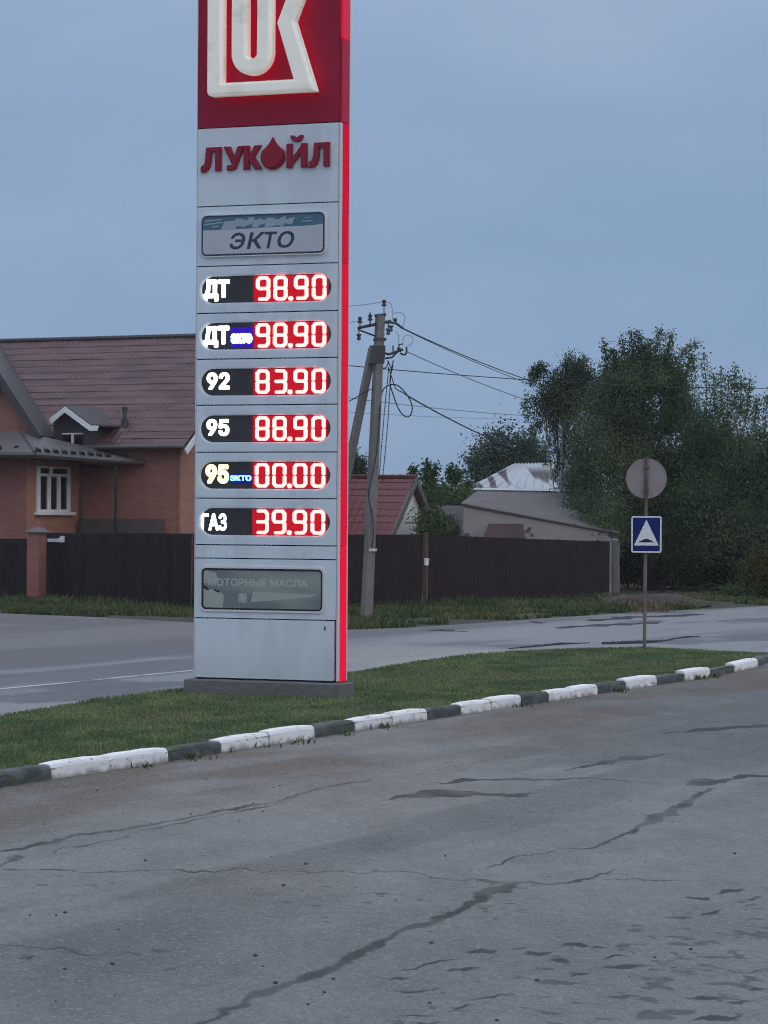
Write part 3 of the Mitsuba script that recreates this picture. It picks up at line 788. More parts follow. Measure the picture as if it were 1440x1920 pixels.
def digit(ch, cx, cz, w=0.150, h=0.276, s=0.041):
    x0_, x1_, z0_, z1_ = cx - w / 2, cx + w / 2, cz - h / 2, cz + h / 2
    r_ = 0.03
    g_ = 0.006
    L_ = {'a': [(x0_ + r_, z1_), (x1_ - r_, z1_)], 'd': [(x0_ + r_, z0_), (x1_ - r_, z0_)], 'g': [(x0_ + r_ * 0.7, cz), (x1_ - r_ * 0.7, cz)],
          'b': [(x1_, z1_ - r_), (x1_, cz + r_ * 0.8)], 'c': [(x1_, z0_ + r_), (x1_, cz - r_ * 0.8)], 'f': [(x0_, z1_ - r_), (x0_, cz + r_ * 0.8)], 'e': [(x0_, z0_ + r_), (x0_, cz - r_ * 0.8)]}
    on = SEG[ch]
    ls = [L_[k] for k in on]
    for p_, q_, c_ in (('a', 'b', (x1_, z1_)), ('a', 'f', (x0_, z1_)), ('d', 'c', (x1_, z0_)), ('d', 'e', (x0_, z0_))):
        if p_ in on and q_ in on:
            ex = {'b': (x1_, z1_ - r_), 'f': (x0_, z1_ - r_), 'c': (x1_, z0_ + r_), 'e': (x0_, z0_ + r_)}[q_]
            hx = (c_[0] - r_ if c_[0] == x1_ else c_[0] + r_, c_[1])
            ls.append([ex, hx])
    if 'g' in on:
        for q_ in 'bcfe':
            if q_ in on:
                sx = x1_ if q_ in 'bc' else x0_
                sz = cz + r_ * 0.8 if q_ in 'bf' else cz - r_ * 0.8
                ls.append([(sx, sz), (sx - math.copysign(r_ * 0.7, sx - cx), cz)])
    return unary_union([LineString(l_).buffer(s / 2, quad_segs=4) for l_ in ls])


ROWS = [('98.90', 'ДТ', 'diesel', None), ('98.90', 'ДТ', 'diesel', 'bar'), ('83.90', '92', 'petrol', None), ('88.90', '95', 'petrol', None), ('00.00', '95', 'petrol', 'word'), ('39.90', 'ГАЗ', 'gas', None)]
DIG_E, MOD_E = (6.0, 0.98, 0.92), (0.52, 0.0, 0.013)
for k, (price, lab, _, blue) in enumerate(ROWS):
    zc = (PZ[k + 2] + PZ[k + 3]) / 2
    win = Polygon([*[(0.235 + 0.175 * math.cos(q_), zc + 0.175 * math.sin(q_)) for q_ in np.linspace(math.pi / 2, 1.5 * math.pi, 18)],
                   *[(1.70 + 0.195 * math.cos(q_), zc + 0.175 * math.sin(q_)) for q_ in np.linspace(-math.pi / 2, math.pi / 2, 18)]])
    rect = panel_rect(k + 2)
    pan = cat([prism(rect.difference(win), 0.05, 0.032), prism(rect.difference(win.buffer(0.006)), 0.018 + 0.0005, 0.0065), prism(rect.difference(win.buffer(0.012)), 0.012 + 0.0005, 0.0065), prism(rect.buffer(-0.004).difference(win.buffer(0.02)), 0.006 + 0.0005, 0.0065)])
    pp = part(py_, 'price_panel', pan, 'panel_grey', frame=SF, label=f'price row reading {lab} {price}' + (' with a blue lit plate' if blue else ''))
    part(pp, 'display', prism(win.buffer(0.02), 0.052, 0.012), 'display_black', frame=SF)
    part(pp, 'price_module', prism(win.intersection(sbox(0.80, zc - 0.166, 1.835, zc + 0.166)), 0.0395, 0.008), 'led_off', frame=SF, emit=MOD_E)
    cs = [0.942, 1.186, 1.476, 1.727]
    for ch, cx in zip(price.replace('.', ''), cs):
        part(pp, 'digit', prism(digit(ch, cx, zc), 0.031, 0.034), 'led_off', frame=SF, emit=DIG_E)
    part(pp, 'decimal_point', prism(Point(1.330, zc - 0.136).buffer(0.030, quad_segs=6), 0.031, 0.034), 'led_off', frame=SF, emit=DIG_E)
    if lab == 'ДТ':
        g_, e_ = fit(text_shape('ДТ', 0.25, True, 0.014), 0.085, 0.455, zc - 0.15, zc + 0.135), (3.6, 3.65, 3.8)
    elif lab == 'ГАЗ':
        g_, e_ = fit(text_shape('ГАЗ', 0.2, True, 0.004), 0.075, 0.435, zc - 0.12, zc + 0.108), (2.2, 2.2, 2.3)
    elif k == 4:
        g_, e_ = fit(text_shape('95', 0.22, True, 0.014), 0.13, 0.465, zc - 0.11, zc + 0.145), (1.9, 1.82, 0.92)
    else:
        g_, e_ = fit(text_shape(lab, 0.22, True, 0.008), 0.14, 0.465, zc - 0.095, zc + 0.130), (2.6, 2.6, 2.45)
    part(pp, 'fuel_grade', prism(g_, 0.0395, 0.012), 'led_off', frame=SF, emit=e_)
    if blue:
        zb = (zc - 0.15, zc + 0.115) if blue == 'bar' else (zc - 0.10, zc + 0.025)
        part(pp, 'blue_plate', prism(rrect(0.475, 0.795, zb[0], zb[1], 0.03), 0.0395, 0.006), 'led_off', frame=SF, emit=(0.025, 0.001, 0.42) if blue == 'bar' else (0.002, 0.002, 0.26))
        fatt = 0.016 if blue == 'bar' else 0.003
        part(pp, 'plate_lettering', prism(fit(text_shape('ЭКТО', 0.1, True, fatt), 0.485, 0.785, *((zc - 0.10, zc + 0.03) if blue == 'bar' else (zc - 0.075, zc + 0.002))), 0.033, 0.016), 'led_off', frame=SF,
             emit=(2.6, 3.2, 5.5) if blue == 'bar' else (0.55, 1.5, 2.2))

sp('blank_panel', bevel_prism(panel_rect(8), 0.05, 0.05, 0.006, 2), 'panel_grey')

# oil panel with its faded poster
opn = part(py_, 'oil_panel', bevel_prism(panel_rect(9), 0.05, 0.05, 0.006, 2), 'panel_grey', frame=SF)
o_ = rrect(0.07, 1.845, 1.085, 1.69, 0.095)
oi = o_.buffer(-0.045)
part(opn, 'frame', cat([prism(o_.difference(oi), 0.0, 0.012), prism(o_.buffer(-0.008).difference(oi.buffer(0.012)), -0.0115, 0.012)]), 'trim_light', frame=SF)
part(opn, 'gasket', prism(oi.buffer(0.011).difference(oi.buffer(-0.012)), -0.012, 0.004), 'black_paint', frame=SF)
part(opn, 'poster', prism(oi, 0.0, 0.003), 'poster', frame=SF)
pal = unary_union([Polygon([(0.1, 1.12), (0.40, 1.12), (0.42, 1.30), (0.36, 1.36), (0.1, 1.40)]), sbox(0.63, 1.215, 0.745, 1.335), Polygon([(0.80, 1.22), (1.65, 1.30), (1.72, 1.335), (1.3, 1.34), (0.84, 1.36)]), Polygon([(0.1, 1.45), (0.34, 1.50), (0.30, 1.60), (0.14, 1.63)])]).intersection(oi.buffer(-0.015))
part(opn, 'picture', prism(pal, -0.003, 0.002), 'poster_pale', frame=SF, label='pale faded picture shapes on the poster')
part(opn, 'dark_marks', prism(unary_union([LineString([(0.10, 1.43), (0.185, 1.385)]).buffer(0.017), LineString([(0.29, 1.372), (0.35, 1.35)]).buffer(0.012)]), -0.005, 0.002), 'black_paint', frame=SF)
tg = text_shape('МОТОРНЫЕ МАСЛА', 0.1, True)
part(opn, 'lettering', prism(fit(tg, 0.19, 1.60, 1.425, 1.525), -0.005, 0.002), 'poster_letter', frame=SF, label='pale faded words on the poster')
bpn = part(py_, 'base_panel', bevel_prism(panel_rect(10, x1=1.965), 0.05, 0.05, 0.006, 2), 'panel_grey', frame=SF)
part(bpn, 'lock', prism(rrect(1.832, 1.852, 0.875, 0.925, 0.009), 0.0, 0.006), 'black_paint', frame=SF)

# ------------------------------------------------------------------ road sign on its post
rb = gnd(1208, 1222)
RY = rb[1]
topp = at(1212.5, 858, RY)
rs = thing('road_sign', 'blue speed hump sign and bare round sign back on one rusty post', 'road sign')
part(rs, 'post', tube([[rb[0], RY, -0.1], [topp[0], RY, topp[2] + 0.02]], 0.030, 14), 'post_brown', smooth=40)
c_ = at(1212, 897, RY)
mr = 0.352
RF = Frame((c_[0], RY), math.radians(-6))
part(rs, 'round_sign_back', cat([prism(Point(0, c_[2]).buffer(mr, quad_segs=16), -0.04 + 0.012 + 0.09, 0.012), prism(Point(0, c_[2]).buffer(mr, quad_segs=16).difference(Point(0, c_[2]).buffer(mr - 0.018, quad_segs=16)), 0.062 - 0.012, 0.014)]), 'steel_galv', frame=RF, label='bare grey back of a round sign')
for d_ in (-0.2, 0.2):
    part(rs, 'clamp', bx(-0.05, 0.05, -0.045, 0.04, c_[2] + d_ - 0.02, c_[2] + d_ + 0.02), 'post_brown', frame=RF)
q_ = at(1211.5, 1002, RY)
BF = Frame((q_[0], RY - 0.05), math.radians(-9))
hw, hh = 0.262, 0.318
sq = rrect(-hw, hw, q_[2] - hh, q_[2] + hh, 0.035)
part(rs, 'blue_sign', prism(sq, 0.005, 0.012), 'sign_white', frame=BF, label='blue square sign with a white triangle and black hump')
sk = f'{rs}__blue_sign'
part(sk, 'field', prism(sq.buffer(-0.027), -0.007, 0.003), 'sign_blue', frame=BF)
zb = q_[2] - hh + 0.125
tr_ = Polygon([(-0.215, zb), (0.215, zb), (0.0, zb + 0.45)])
hump = Polygon([(-0.15, zb + 0.055), *[(x_, zb + 0.055 + 0.062 * math.cos(x_ / 0.15 * math.pi / 2) ** 1.3) for x_ in np.linspace(-0.149, 0.149, 15)], (0.15, zb + 0.055)])
part(sk, 'triangle', prism(tr_.difference(hump.buffer(0)), -0.010, 0.003), 'sign_white', frame=BF)
part(sk, 'hump', prism(hump.buffer(-0.001), -0.010, 0.0025), 'black_paint', frame=BF)

# ------------------------------------------------------------------ utility pole, its fittings and the wires
ub = gnd(686, 1158)
UY = ub[1]


def U(px, py, dy=0.0):
    return at(px, py, UY + dy)


up_ = thing('utility_pole', 'leaning grey concrete utility pole with a slanting brace and insulators', 'utility pole')
tp = U(713, 592)


def taper(p0, p1, w0, w1, d0, d1, rot):
    c0, s0 = math.cos(rot), math.sin(rot)
    V = []
    for p, w, d in ((p0, w0, d0), (p1, w1, d1)):
        for sx, sy in ((-1, -1), (1, -1), (1, 1), (-1, 1)):
            V.append([p[0] + c0 * sx * w / 2 - s0 * sy * d / 2, p[1] + s0 * sx * w / 2 + c0 * sy * d / 2, p[2]])
    return trimesh.convex.convex_hull(np.array(V))


part(up_, 'shaft', taper(np.array([ub[0], UY, -0.3]), tp, 0.20, 0.165, 0.22, 0.17, math.radians(28)), 'pole_concrete')
bt, bb = U(699, 652, 0.05), np.array([at(590, 1150, UY)[0], UY + 1.0, -0.3])
part(up_, 'brace', taper(bb, bt, 0.17, 0.15, 0.18, 0.15, math.radians(28)), 'pole_concrete')
clampm = [taper(U(705, 682), U(708, 648), 0.31, 0.29, 0.25, 0.25, math.radians(24)), taper(U(712, 639), U(712, 634), 0.24, 0.24, 0.22, 0.22, math.radians(20))]
for m_ in clampm:
    part(up_, 'clamp', m_, 'steel_dark')
ca, cb_ = U(671, 615, -0.2), U(733, 602, 0.15)
part(up_, 'crossarm', cat([tube([ca, cb_], 0.035, 4), tube([U(671, 618, -0.2), U(709, 632)], 0.02, 4), tube([U(702, 592), U(724, 590)], 0.035, 4)]), 'steel_dark')


def insulator(px, py, dirn, dy=0.0, s=1.0, m='steel_dark'):
    p = U(px, py, dy)
    z = np.array([0, 0, 0.0, 0.03, 0.06, 0.10, 0.13, 0.15]) * s
    r = np.array([0.015, 0.015, 0.055, 0.06, 0.03, 0.05, 0.045, 0.005]) * s
    return tube([p + np.array([0, 0, dirn * q]) for q in z + np.arange(8) * 1e-4], r, 10)


for px, py, dn, dy, m in ((675, 606, 1, -0.2, 'steel_dark'), (673, 626, -1, -0.2, 'steel_dark'), (694, 601, 1, -0.1, 'steel_dark'), (720, 574, 1, 0, 'steel_dark'), (728, 616, -1, 0.1, 'insulator_green'), (733, 610, -1, 0.15, 'insulator_green'), (741, 608, 1, 0.15, 'insulator_green')):
    part(up_, 'insulator', insulator(px, py, dn, dy), m, smooth=40)
for m_ in (tube([U(720, 592), U(720, 572)], 0.014, 6), tube([U(675, 613, -0.2), U(675, 604, -0.2)], 0.014, 6), tube([U(673, 615, -0.2), U(673, 628, -0.2)], 0.014, 6), tube([U(694, 609, -0.1), U(694, 586, -0.1)], 0.02, 6), tube([U(728, 606, 0.1), U(728, 624, 0.1)], 0.016, 6)):
    part(up_, 'pin', m_, 'steel_dark')
part(up_, 'arm', tube([U(727, 604, 0.1), U(742, 606, 0.15), U(756, 616, 0.2)], 0.028, 6), 'steel_dark')
part(up_, 'bracket', cat([tube(spline([U(718, 660), U(728, 664), U(742, 660), U(756, 655)], 14), 0.032, 6), tube([U(722, 672), U(735, 670), U(745, 660)], 0.025, 6), tube([U(737, 662), U(737, 648)], 0.02, 6), tube([U(748, 658), U(748, 646), U(756, 645)], 0.02, 6),
                           tube(spline([U(750, 662), U(757, 665), U(762, 662), U(762, 650)], 12), 0.024, 6), taper(U(748, 660), U(748, 652), 0.1, 0.08, 0.08, 0.08, 0), tube([U(727, 676), U(733, 690), U(738, 676)], 0.02, 6)]), 'steel_dark')
part(up_, 'strap', cat([tube(spline([U(712, 675), U(705, 683), U(702, 688), U(712, 690), U(722, 690), U(727, 683), U(728, 678)], 30), 0.014, 6)]), 'cable_black')
part(up_, 'plate', bx(*(lambda p: (p[0] + 0.02, p[0] + 0.2, UY - 0.16, UY - 0.11, p[2] - 0.04, p[2] + 0.02))(U(690, 1030))), 'trim_light')


def wire(pts, r, label, group=None):
    single('overhead_wire', tube(pts, r, 6), 'cable_black', label, 'wire', group, smooth=True)


def cable(pts, r, label):
    single('hanging_cable', tube(spline(pts, 50), r, 6), 'cable_black', label, 'cable', smooth=True)


far = lambda px, py, Y: at(px, py, Y)
wire(sag(U(754, 615, 0.2), far(1075, 738, 88), 0.12), 0.013, 'upper wire of the close pair slanting from the pole top insulator into the trees')
wire(sag(U(756, 617, 0.15), far(1070, 746, 88), 0.10), 0.009, 'lower wire of the close pair slanting from the pole top insulator into the trees')
wire(sag(U(764, 660), far(1060, 772, 88), 0.10), 0.009, 'single wire slanting from the bracket on the pole into the trees')
wire(sag(far(480, 668, 70), far(1560, 728, 92), 0.25), 0.013, 'thick nearly level wire crossing behind the pole through the treetops')
wire(sag(far(560, 732, 84), far(1075, 783, 110), 0.15), 0.010, 'upper of two faint level wires low behind the pole')
wire(sag(far(560, 766, 84), far(1060, 786, 110), 0.1), 0.006, 'faintest level wire, lowest of those behind the pole')
wire(sag(U(764, 742, 0.1), far(960, 838, 92), 0.08), 0.017, 'thick service cable falling from the coil on the pole to the round tree')
wire(spline([far(560, 800, 62), far(655, 752, 63), U(680, 738), U(699, 728)], 20), 0.012, 'short cable curving from the brace away behind the pylon')
wire(sag(U(720, 566), far(540, 578, 60), 0.05), 0.006, 'topmost thin wire running from the pole top behind the pylon')
wire(sag(U(675, 601, -0.2), far(540, 613, 60), 0.05), 0.006, 'thin wire from the left end of the crossarm behind the pylon')
cable([U(737, 684), U(731, 716), U(738, 742), U(748, 768), U(760, 781), U(769, 779), U(773, 765), U(768, 748), U(756, 732), U(744, 722), U(730, 722), U(719, 730), U(714, 745)], 0.016, 'thick black cable coiled in a long loop beside the pole')
cable([U(728, 688), U(734, 706), U(742, 728), U(755, 736), U(765, 743)], 0.013, 'black cable running from the bracket down into the service cable')
cable([U(729, 688), U(726, 720), U(721, 770), U(716, 830), U(711, 890), U(708, 905)], 0.011, 'black riser cable hanging beside the pole, the nearer to the pole of two')
cable([U(734, 688), U(731, 730), U(728, 780), U(723, 840), U(718, 890), U(716, 905)], 0.011, 'black riser cable hanging farther from the pole, right of its twin')
cable([U(714, 745), U(711, 790, -0.15), U(706, 850, -0.15), U(696, 900, -0.15), U(691, 930, -0.15), U(698, 965, -0.15), U(700, 1000, -0.15), U(697, 1032, -0.15)], 0.013, 'dark cable snaking down the face of the concrete pole')
cable([U(721, 566), U(733, 570), U(736, 588), U(737, 602)], 0.006, 'thin jumper loop beside the top pin')
cable([U(737, 588), U(750, 586), U(759, 594), U(757, 606), U(753, 616)], 0.006, 'thin round jumper loop above the right insulators')
cable([U(741, 620), U(748, 632), U(747, 646)], 0.006, 'thin jumper dropping from the crossarm to the bracket')
cable([U(756, 646), U(756, 634), U(764, 628), U(774, 634), U(772, 644), U(764, 650)], 0.006, 'thin round jumper loop over the bracket end')

# ------------------------------------------------------------------ brick house on the left
HA = math.atan2(-0.45, 0.893)
HF = Frame((-5.80, 78.86), HA)                            # front right corner of the main block, facade along local -x
hs = thing('brick_house', 'red brick house with a steep brown tile roof, dormer and porch behind the dark fence', 'house')
ez = HF.hit(250, 823)[1]
RW = 8.2
rx_, rz_ = HF.hit(300, 632.5, RW / 2)
part(hs, 'wall', cat([bx(-9, 0, 0, RW, -0.2, ez)]), 'brick_red', frame=HF)
gab = Polygon([(0, ez), (RW, ez), (RW / 2, rz_ - 0.15)])
gm = trimesh.creation.extrude_polygon(gab, 0.2, engine='earcut')
vv = np.array(gm.vertices)
gm.vertices = np.stack([-vv[:, 2] - 0.01, vv[:, 0], vv[:, 1]], 1)
part(hs, 'gable', gm, 'brick_light', frame=HF)
part(hs, 'corner_pier', bx(-0.02, 0.05, -0.05, RW, -0.2, ez - 0.03), 'brick_light', frame=HF)


def tile_roof(x0, x1, y0, z0, y1, z1, du=0.05, step=0.35, wave=0.2, wa=0.009, sa=0.015):
    """A sheet of pressed metal tiles from the eave (y0, z0) up to the ridge (y1, z1): waves along x, a step at every course."""
    L = math.hypot(y1 - y0, z1 - z0)
    d = np.array([0, (y1 - y0) / L, (z1 - z0) / L])
    n = np.array([0, -d[2], d[1]])
    us = np.arange(x0, x1 + du / 2, du)
    vs, hs_ = [], []
    k = 0
    while k * step < L:
        for q, h_ in ((0.0, sa), (0.5, sa * 0.5), (0.97, 0.0)):
            if k * step + q * step <= L:
                vs.append(k * step + q * step)
                hs_.append(h_)
        k += 1
    V = []
    for v_, h_ in zip(vs, hs_):
        w_ = wa * np.sin(us / wave * 2 * np.pi)
        h_ = h_ * (0.25 + 1.5 * meshkit.fbm(np.stack([us * 0.7, np.full_like(us, round(v_ / step - 0.3) * 3.7), us * 0], -1), 2, 7)) + 0.02 * (meshkit.fbm(np.stack([us * 1.5, np.full_like(us, v_ * 2.0), us * 0], -1), 2, 4) - 0.5)
        V.append(np.stack([us, np.zeros_like(us), np.zeros_like(us)], 1) + np.array([0, y0, z0]) + v_ * d + (h_ + w_)[:, None] * n)
    V = np.array(V)
    r_, c_ = V.shape[:2]
    i = np.arange((r_ - 1) * c_).reshape(r_ - 1, c_)[:, :-1].ravel()
    F = np.vstack([np.stack([i, i + 1, i + c_ + 1], 1), np.stack([i, i + c_ + 1, i + c_], 1)])
    return trimesh.Trimesh(V.reshape(-1, 3), F, process=False)


sl = (rz_ - ez) / (RW / 2 + 0.0)
ov = 0.45
rf = part(hs, 'roof', tile_roof(-9.3, 0.42, -ov, ez - ov * sl * 0.6, RW / 2, rz_), 'roof_tile', frame=HF)
part(rf, 'rear_slope', HF.put(slab([[-9.3, RW / 2, rz_], [0.42, RW / 2, rz_], [0.42, RW + ov, ez - 0.2], [-9.3, RW + ov, ez - 0.2]], 0.06)), 'roof_tile')
part(rf, 'underside', HF.put(slab([[-9.3, -ov + 0.02, ez - ov * sl * 0.6 - 0.05], [0.40, -ov + 0.02, ez - ov * sl * 0.6 - 0.05], [0.40, RW / 2, rz_ - 0.05], [-9.3, RW / 2, rz_ - 0.05]], 0.06)), 'wood_dark')
part(rf, 'ridge_cap', tube(HF.w([[-9.3, RW / 2, rz_ + 0.02], [0.44, RW / 2, rz_ + 0.02]]), 0.07, 8), 'roof_dark', smooth=40)
part(rf, 'gutter', tube(HF.w([[-9.3, -ov - 0.05, ez - ov * sl * 0.6 - 0.03], [0.42, -ov - 0.05, ez - ov * sl * 0.6 - 0.03]]), 0.06, 8), 'roof_grey', smooth=40)
part(rf, 'barge_board', HF.put(slab([[0.40, -ov - 0.02, ez - ov * sl * 0.6 - 0.12], [0.46, -ov - 0.02, ez - ov * sl * 0.6 - 0.12], [0.46, RW / 2, rz_ - 0.02], [0.40, RW / 2, rz_ - 0.02]], 0.16)), 'white_paint')
# dormer
dy_ = -0.52
dm = part(hs, 'dormer', prism(Polygon([HF.hit(100, 792, dy_), HF.hit(100, 850, dy_), HF.hit(174, 850, dy_), HF.hit(174, 796, dy_), HF.hit(122, 768, dy_)]), dy_ + 2.2, 2.2), 'roof_dark', frame=HF)


def at_h(px, py, y):
    x_, z_ = HF.hit(px, py, y)
    return np.array([x_, y, z_])


dl, dt_, dk, de = at_h(93, 783, -0.85), at_h(122, 760, -0.85), at_h(170, 796, -0.85), at_h(185, 796, -0.85)
bk = np.array([0, 3.2, 0])
part(dm, 'dormer_roof', cat([HF.put(slab([dl, dt_, dt_ + bk, dl + bk], 0.05)), HF.put(slab([dt_, dk, dk + bk, dt_ + bk], 0.05)), HF.put(slab([dk, de, de + bk, dk + bk], 0.05))]), 'roof_dark')
bw = 0.15
bp = Polygon([(dl[0], dl[2] - 0.03), (dt_[0], dt_[2] - 0.03), (dk[0], dk[2] - 0.03), (de[0], de[2] - 0.03), (de[0] - 0.05, de[2] - 0.03 - bw), (dk[0] - 0.03, dk[2] - 0.03 - bw), (dt_[0], dt_[2] - 0.03 - bw * 1.15), (dl[0] + 0.06, dl[2] - 0.03 - bw)])
part(dm, 'barge_board', prism(bp.buffer(0), -0.83, 0.04), 'white_paint', frame=HF)
w0, w1 = HF.hit(118, 812, dy_), HF.hit(156, 850, dy_)
part(dm, 'window', cat([prism(sbox(w0[0], w0[1] - 0.04, w1[0], w0[1]), dy_, 0.05), prism(sbox((w0[0] + w1[0]) / 2 - 0.04, w1[1], (w0[0] + w1[0]) / 2 + 0.04, w0[1]), dy_, 0.04)]), 'white_paint', frame=HF)
part(dm, 'pane', prism(sbox(w0[0], w1[1], w1[0], w0[1] - 0.03), dy_, 0.012), 'window_glass', frame=HF)

# projecting wing with its gable to the street
wy = -2.7
wing_c = HF.hit(50, 900, wy)[0]
side_x = wing_c
wz = HF.hit(50, 846, wy)[1]
wg = part(hs, 'wing_wall', bx(-9, side_x, wy, 0, -0.2, wz), 'brick_red', frame=HF)
gy_ = -1.75
p_ap, p_r = HF.hit(-3, 700, gy_), HF.hit(84, 830, gy_)
part(hs, 'wing_gable', prism(Polygon([p_ap, (p_r[0], p_r[1]), (2 * p_ap[0] - p_r[0], p_r[1])]), gy_ + 0.25, 0.25), 'brick_light', frame=HF)
oy = gy_ - 0.4
z_eave0, y_eave0 = ez - ov * sl * 0.6, -ov
rs_ = (rz_ - z_eave0) / (RW / 2 - y_eave0)


def on_roof(px, py):
    """Where a sight line meets the main roof's front slope, in the house's own frame."""
    a, b = ray(px, py)
    d = np.array([a, 1.0, b])
    ly, lz = np.dot(d, HF.y), d[2]
    oy_, oz_ = np.dot(-HF.o, HF.y), CAM_H
    t = (z_eave0 + rs_ * (oy_ - y_eave0) - oz_) / (lz - rs_ * ly)
    p = d * t + np.array([0, 0, CAM_H]) - HF.o
    return np.array([np.dot(p, HF.x), np.dot(p, HF.y), p[2] + 0.03])


F0, F1 = at_h(-2, 697, oy), at_h(76, 816, oy)
V0, V1 = on_roof(-2, 646), on_roof(107, 822)
L1 = F1 + [2 * (F0[0] - F1[0]), 0, 0]
L2 = V1 + [2 * (F0[0] - V1[0]), 0, 0]
part(hs, 'wing_roof', cat([HF.put(slab([F0, F1, V1, V0], 0.10)), HF.put(slab([F0, L1, L2, V0], 0.10))]), 'roof_dark')
vb = on_roof(234, 797)
vp_ = lambda a, b: HF.w([vb + [0, 0, a], vb + [0, 0, b]])
part(rf, 'vent_pipe', cat([tube(vp_(-0.1, 0.50), 0.055, 10), tube(vp_(-0.1, 0.14), 0.10, 10), tube(vp_(0.40, 0.50), 0.085, 10)]), 'roof_dark', smooth=40)
part(hs, 'wing_verge', HF.put(cat([slab([F0 + [0, -.03, .02], F1 + [0, -.03, .02], F1 + [0, .03, .02], F0 + [0, .03, .02]], 0.22)])), 'roof_dark')

# skirt roof round the wing and porch
EA = at(66, 848, 76.6); EB = at(268, 863.5, 79.3); TL = at(40, 809, 78.6); EL = at(-120, 848, 77.6); TLL = at(-120, 806, 79.4); TB = at(206, 847, 79.9)
skr = part(hs, 'porch_roof', cat([slab([EA, EB, TB, TL], 0.07), slab([EL, EA, TL, TLL], 0.07)]), 'roof_grey')
part(skr, 'fascia', cat([tube([EL - [0, 0, .06], EA - [0, 0, .06]], 0.055, 6), tube([EA - [0, 0, .06], EB - [0, 0, .06]], 0.055, 6)]), 'roof_grey', smooth=40)
part(skr, 'hip_cap', tube([EA, TL], 0.06, 6), 'roof_dark', smooth=40)
part(skr, 'soffit', cat([slab([EA - [0, 0, .12], EB - [0, 0, .1], at(280, 868, 81.5), at(60, 862, 79.5)], 0.03), slab([EL - [0, 0, .12], EA - [0, 0, .12], at(60, 862, 79.5), at(-120, 862, 80)], 0.03)]), 'wood_dark')
nrm = np.cross(EB - EA, TL - EA); nrm /= np.linalg.norm(nrm)
nrm = nrm * np.sign(nrm[2])
upv = (TL - EA) / np.linalg.norm(TL - EA)
for k, t in enumerate(np.linspace(0.06, 0.70, 9)):
    q_ = EA * (1 - t) + EB * t + (TB - EB) * 0.10 + nrm * 0.015
    part(skr, 'tile_end', tube([q_, q_ + upv * 0.28], [0.085, 0.055], 10), 'black_paint', smooth=40)
for px in (-2, 31):
    q_ = at(px, 841, 77.2)
    part(skr, 'tile_end', tube([q_, q_ + np.array([0, 0.2, 0.05])], [0.085, 0.05], 10), 'black_paint', smooth=40)
for px, pz in ((151, 868), (217, 876)):
    q_ = at(px, pz, 78.6)
    part(hs, 'porch_post', bx(q_[0] - 0.04, q_[0] + 0.04, q_[1] - 0.04, q_[1] + 0.04, -0.1, q_[2]), 'post_dark')
q0, q1 = at(148, 874, 78.5), at(224, 878, 78.9)
part(hs, 'porch_beam', tube([q0, q1], 0.05, 4), 'post_dark')
a_, b_ = HF.hit(150, 972, -0.35), HF.hit(296, 1010, -0.35)
part(hs, 'porch_parapet', prism(sbox(a_[0], -0.1, b_[0], a_[1]), 0.0, 0.35), 'porch_low', frame=HF)

# window in the wing's right wall (its plane runs back along local y at x = side_x)
WF = Frame(HF.w([[side_x, 0, 0]])[0][:2], HA + math.pi / 2)         # local x = back along the wall, local y = into the wing


def wh(px, py, y=0.0):
    return WF.hit(px, py, y)


part(hs, 'side_wall', prism(sbox(-2.72, -0.2, wh(148, 900)[0], wz + 0.02), 0.0, 0.06), 'brick_light', frame=WF)
x0_, zt = wh(68, 874, -0.06); x1_, zb_ = wh(129, 960, -0.06)
wn = part(hs, 'window', prism(sbox(x0_, zb_, x1_, zt).difference(sbox(x0_ + .14, zb_ + .07, x1_ - .14, zt - .05)), -0.06, 0.06), 'white_paint', frame=WF)
tz = wh(90, 890, -0.06)[1]
part(wn, 'transom', prism(sbox(x0_ + .14, tz - 0.05, x1_ - .14, tz + 0.03), -0.06, 0.05), 'white_paint', frame=WF)
for t in (0.36, 0.66):
    xm = x0_ + (x1_ - x0_) * t
    part(wn, 'mullion', prism(sbox(xm - 0.08, zb_ + .07, xm + 0.08, tz - .05), -0.06, 0.05), 'white_paint', frame=WF)
xm = x0_ + (x1_ - x0_) * 0.42
part(wn, 'mullion', prism(sbox(xm - 0.06, tz + .03, xm + 0.06, zt - .05), -0.06, 0.05), 'white_paint', frame=WF)
ed = [x0_ + .14, x0_ + (x1_ - x0_) * .36 - .08, x0_ + (x1_ - x0_) * .36 + .08, x0_ + (x1_ - x0_) * .66 - .08, x0_ + (x1_ - x0_) * .66 + .08, x1_ - .14]
for k in range(3):
    part(wn, 'pane', prism(sbox(ed[2 * k], zb_ + .07, ed[2 * k + 1], tz - .05), -0.06, 0.01), 'window_glass', frame=WF)
part(wn, 'pane', prism(sbox(ed[0], tz + .03, xm - .06, zt - .05), -0.06, 0.01), 'window_glass', frame=WF)
part(wn, 'pane', prism(sbox(xm + .06, tz + .03, ed[5], zt - .05), -0.06, 0.01), 'window_glass', frame=WF)
part(wn, 'sill', prism(sbox(x0_ - 0.1, zb_ - 0.09, x1_ + 0.12, zb_), -0.06, 0.16), 'white_paint', frame=WF)

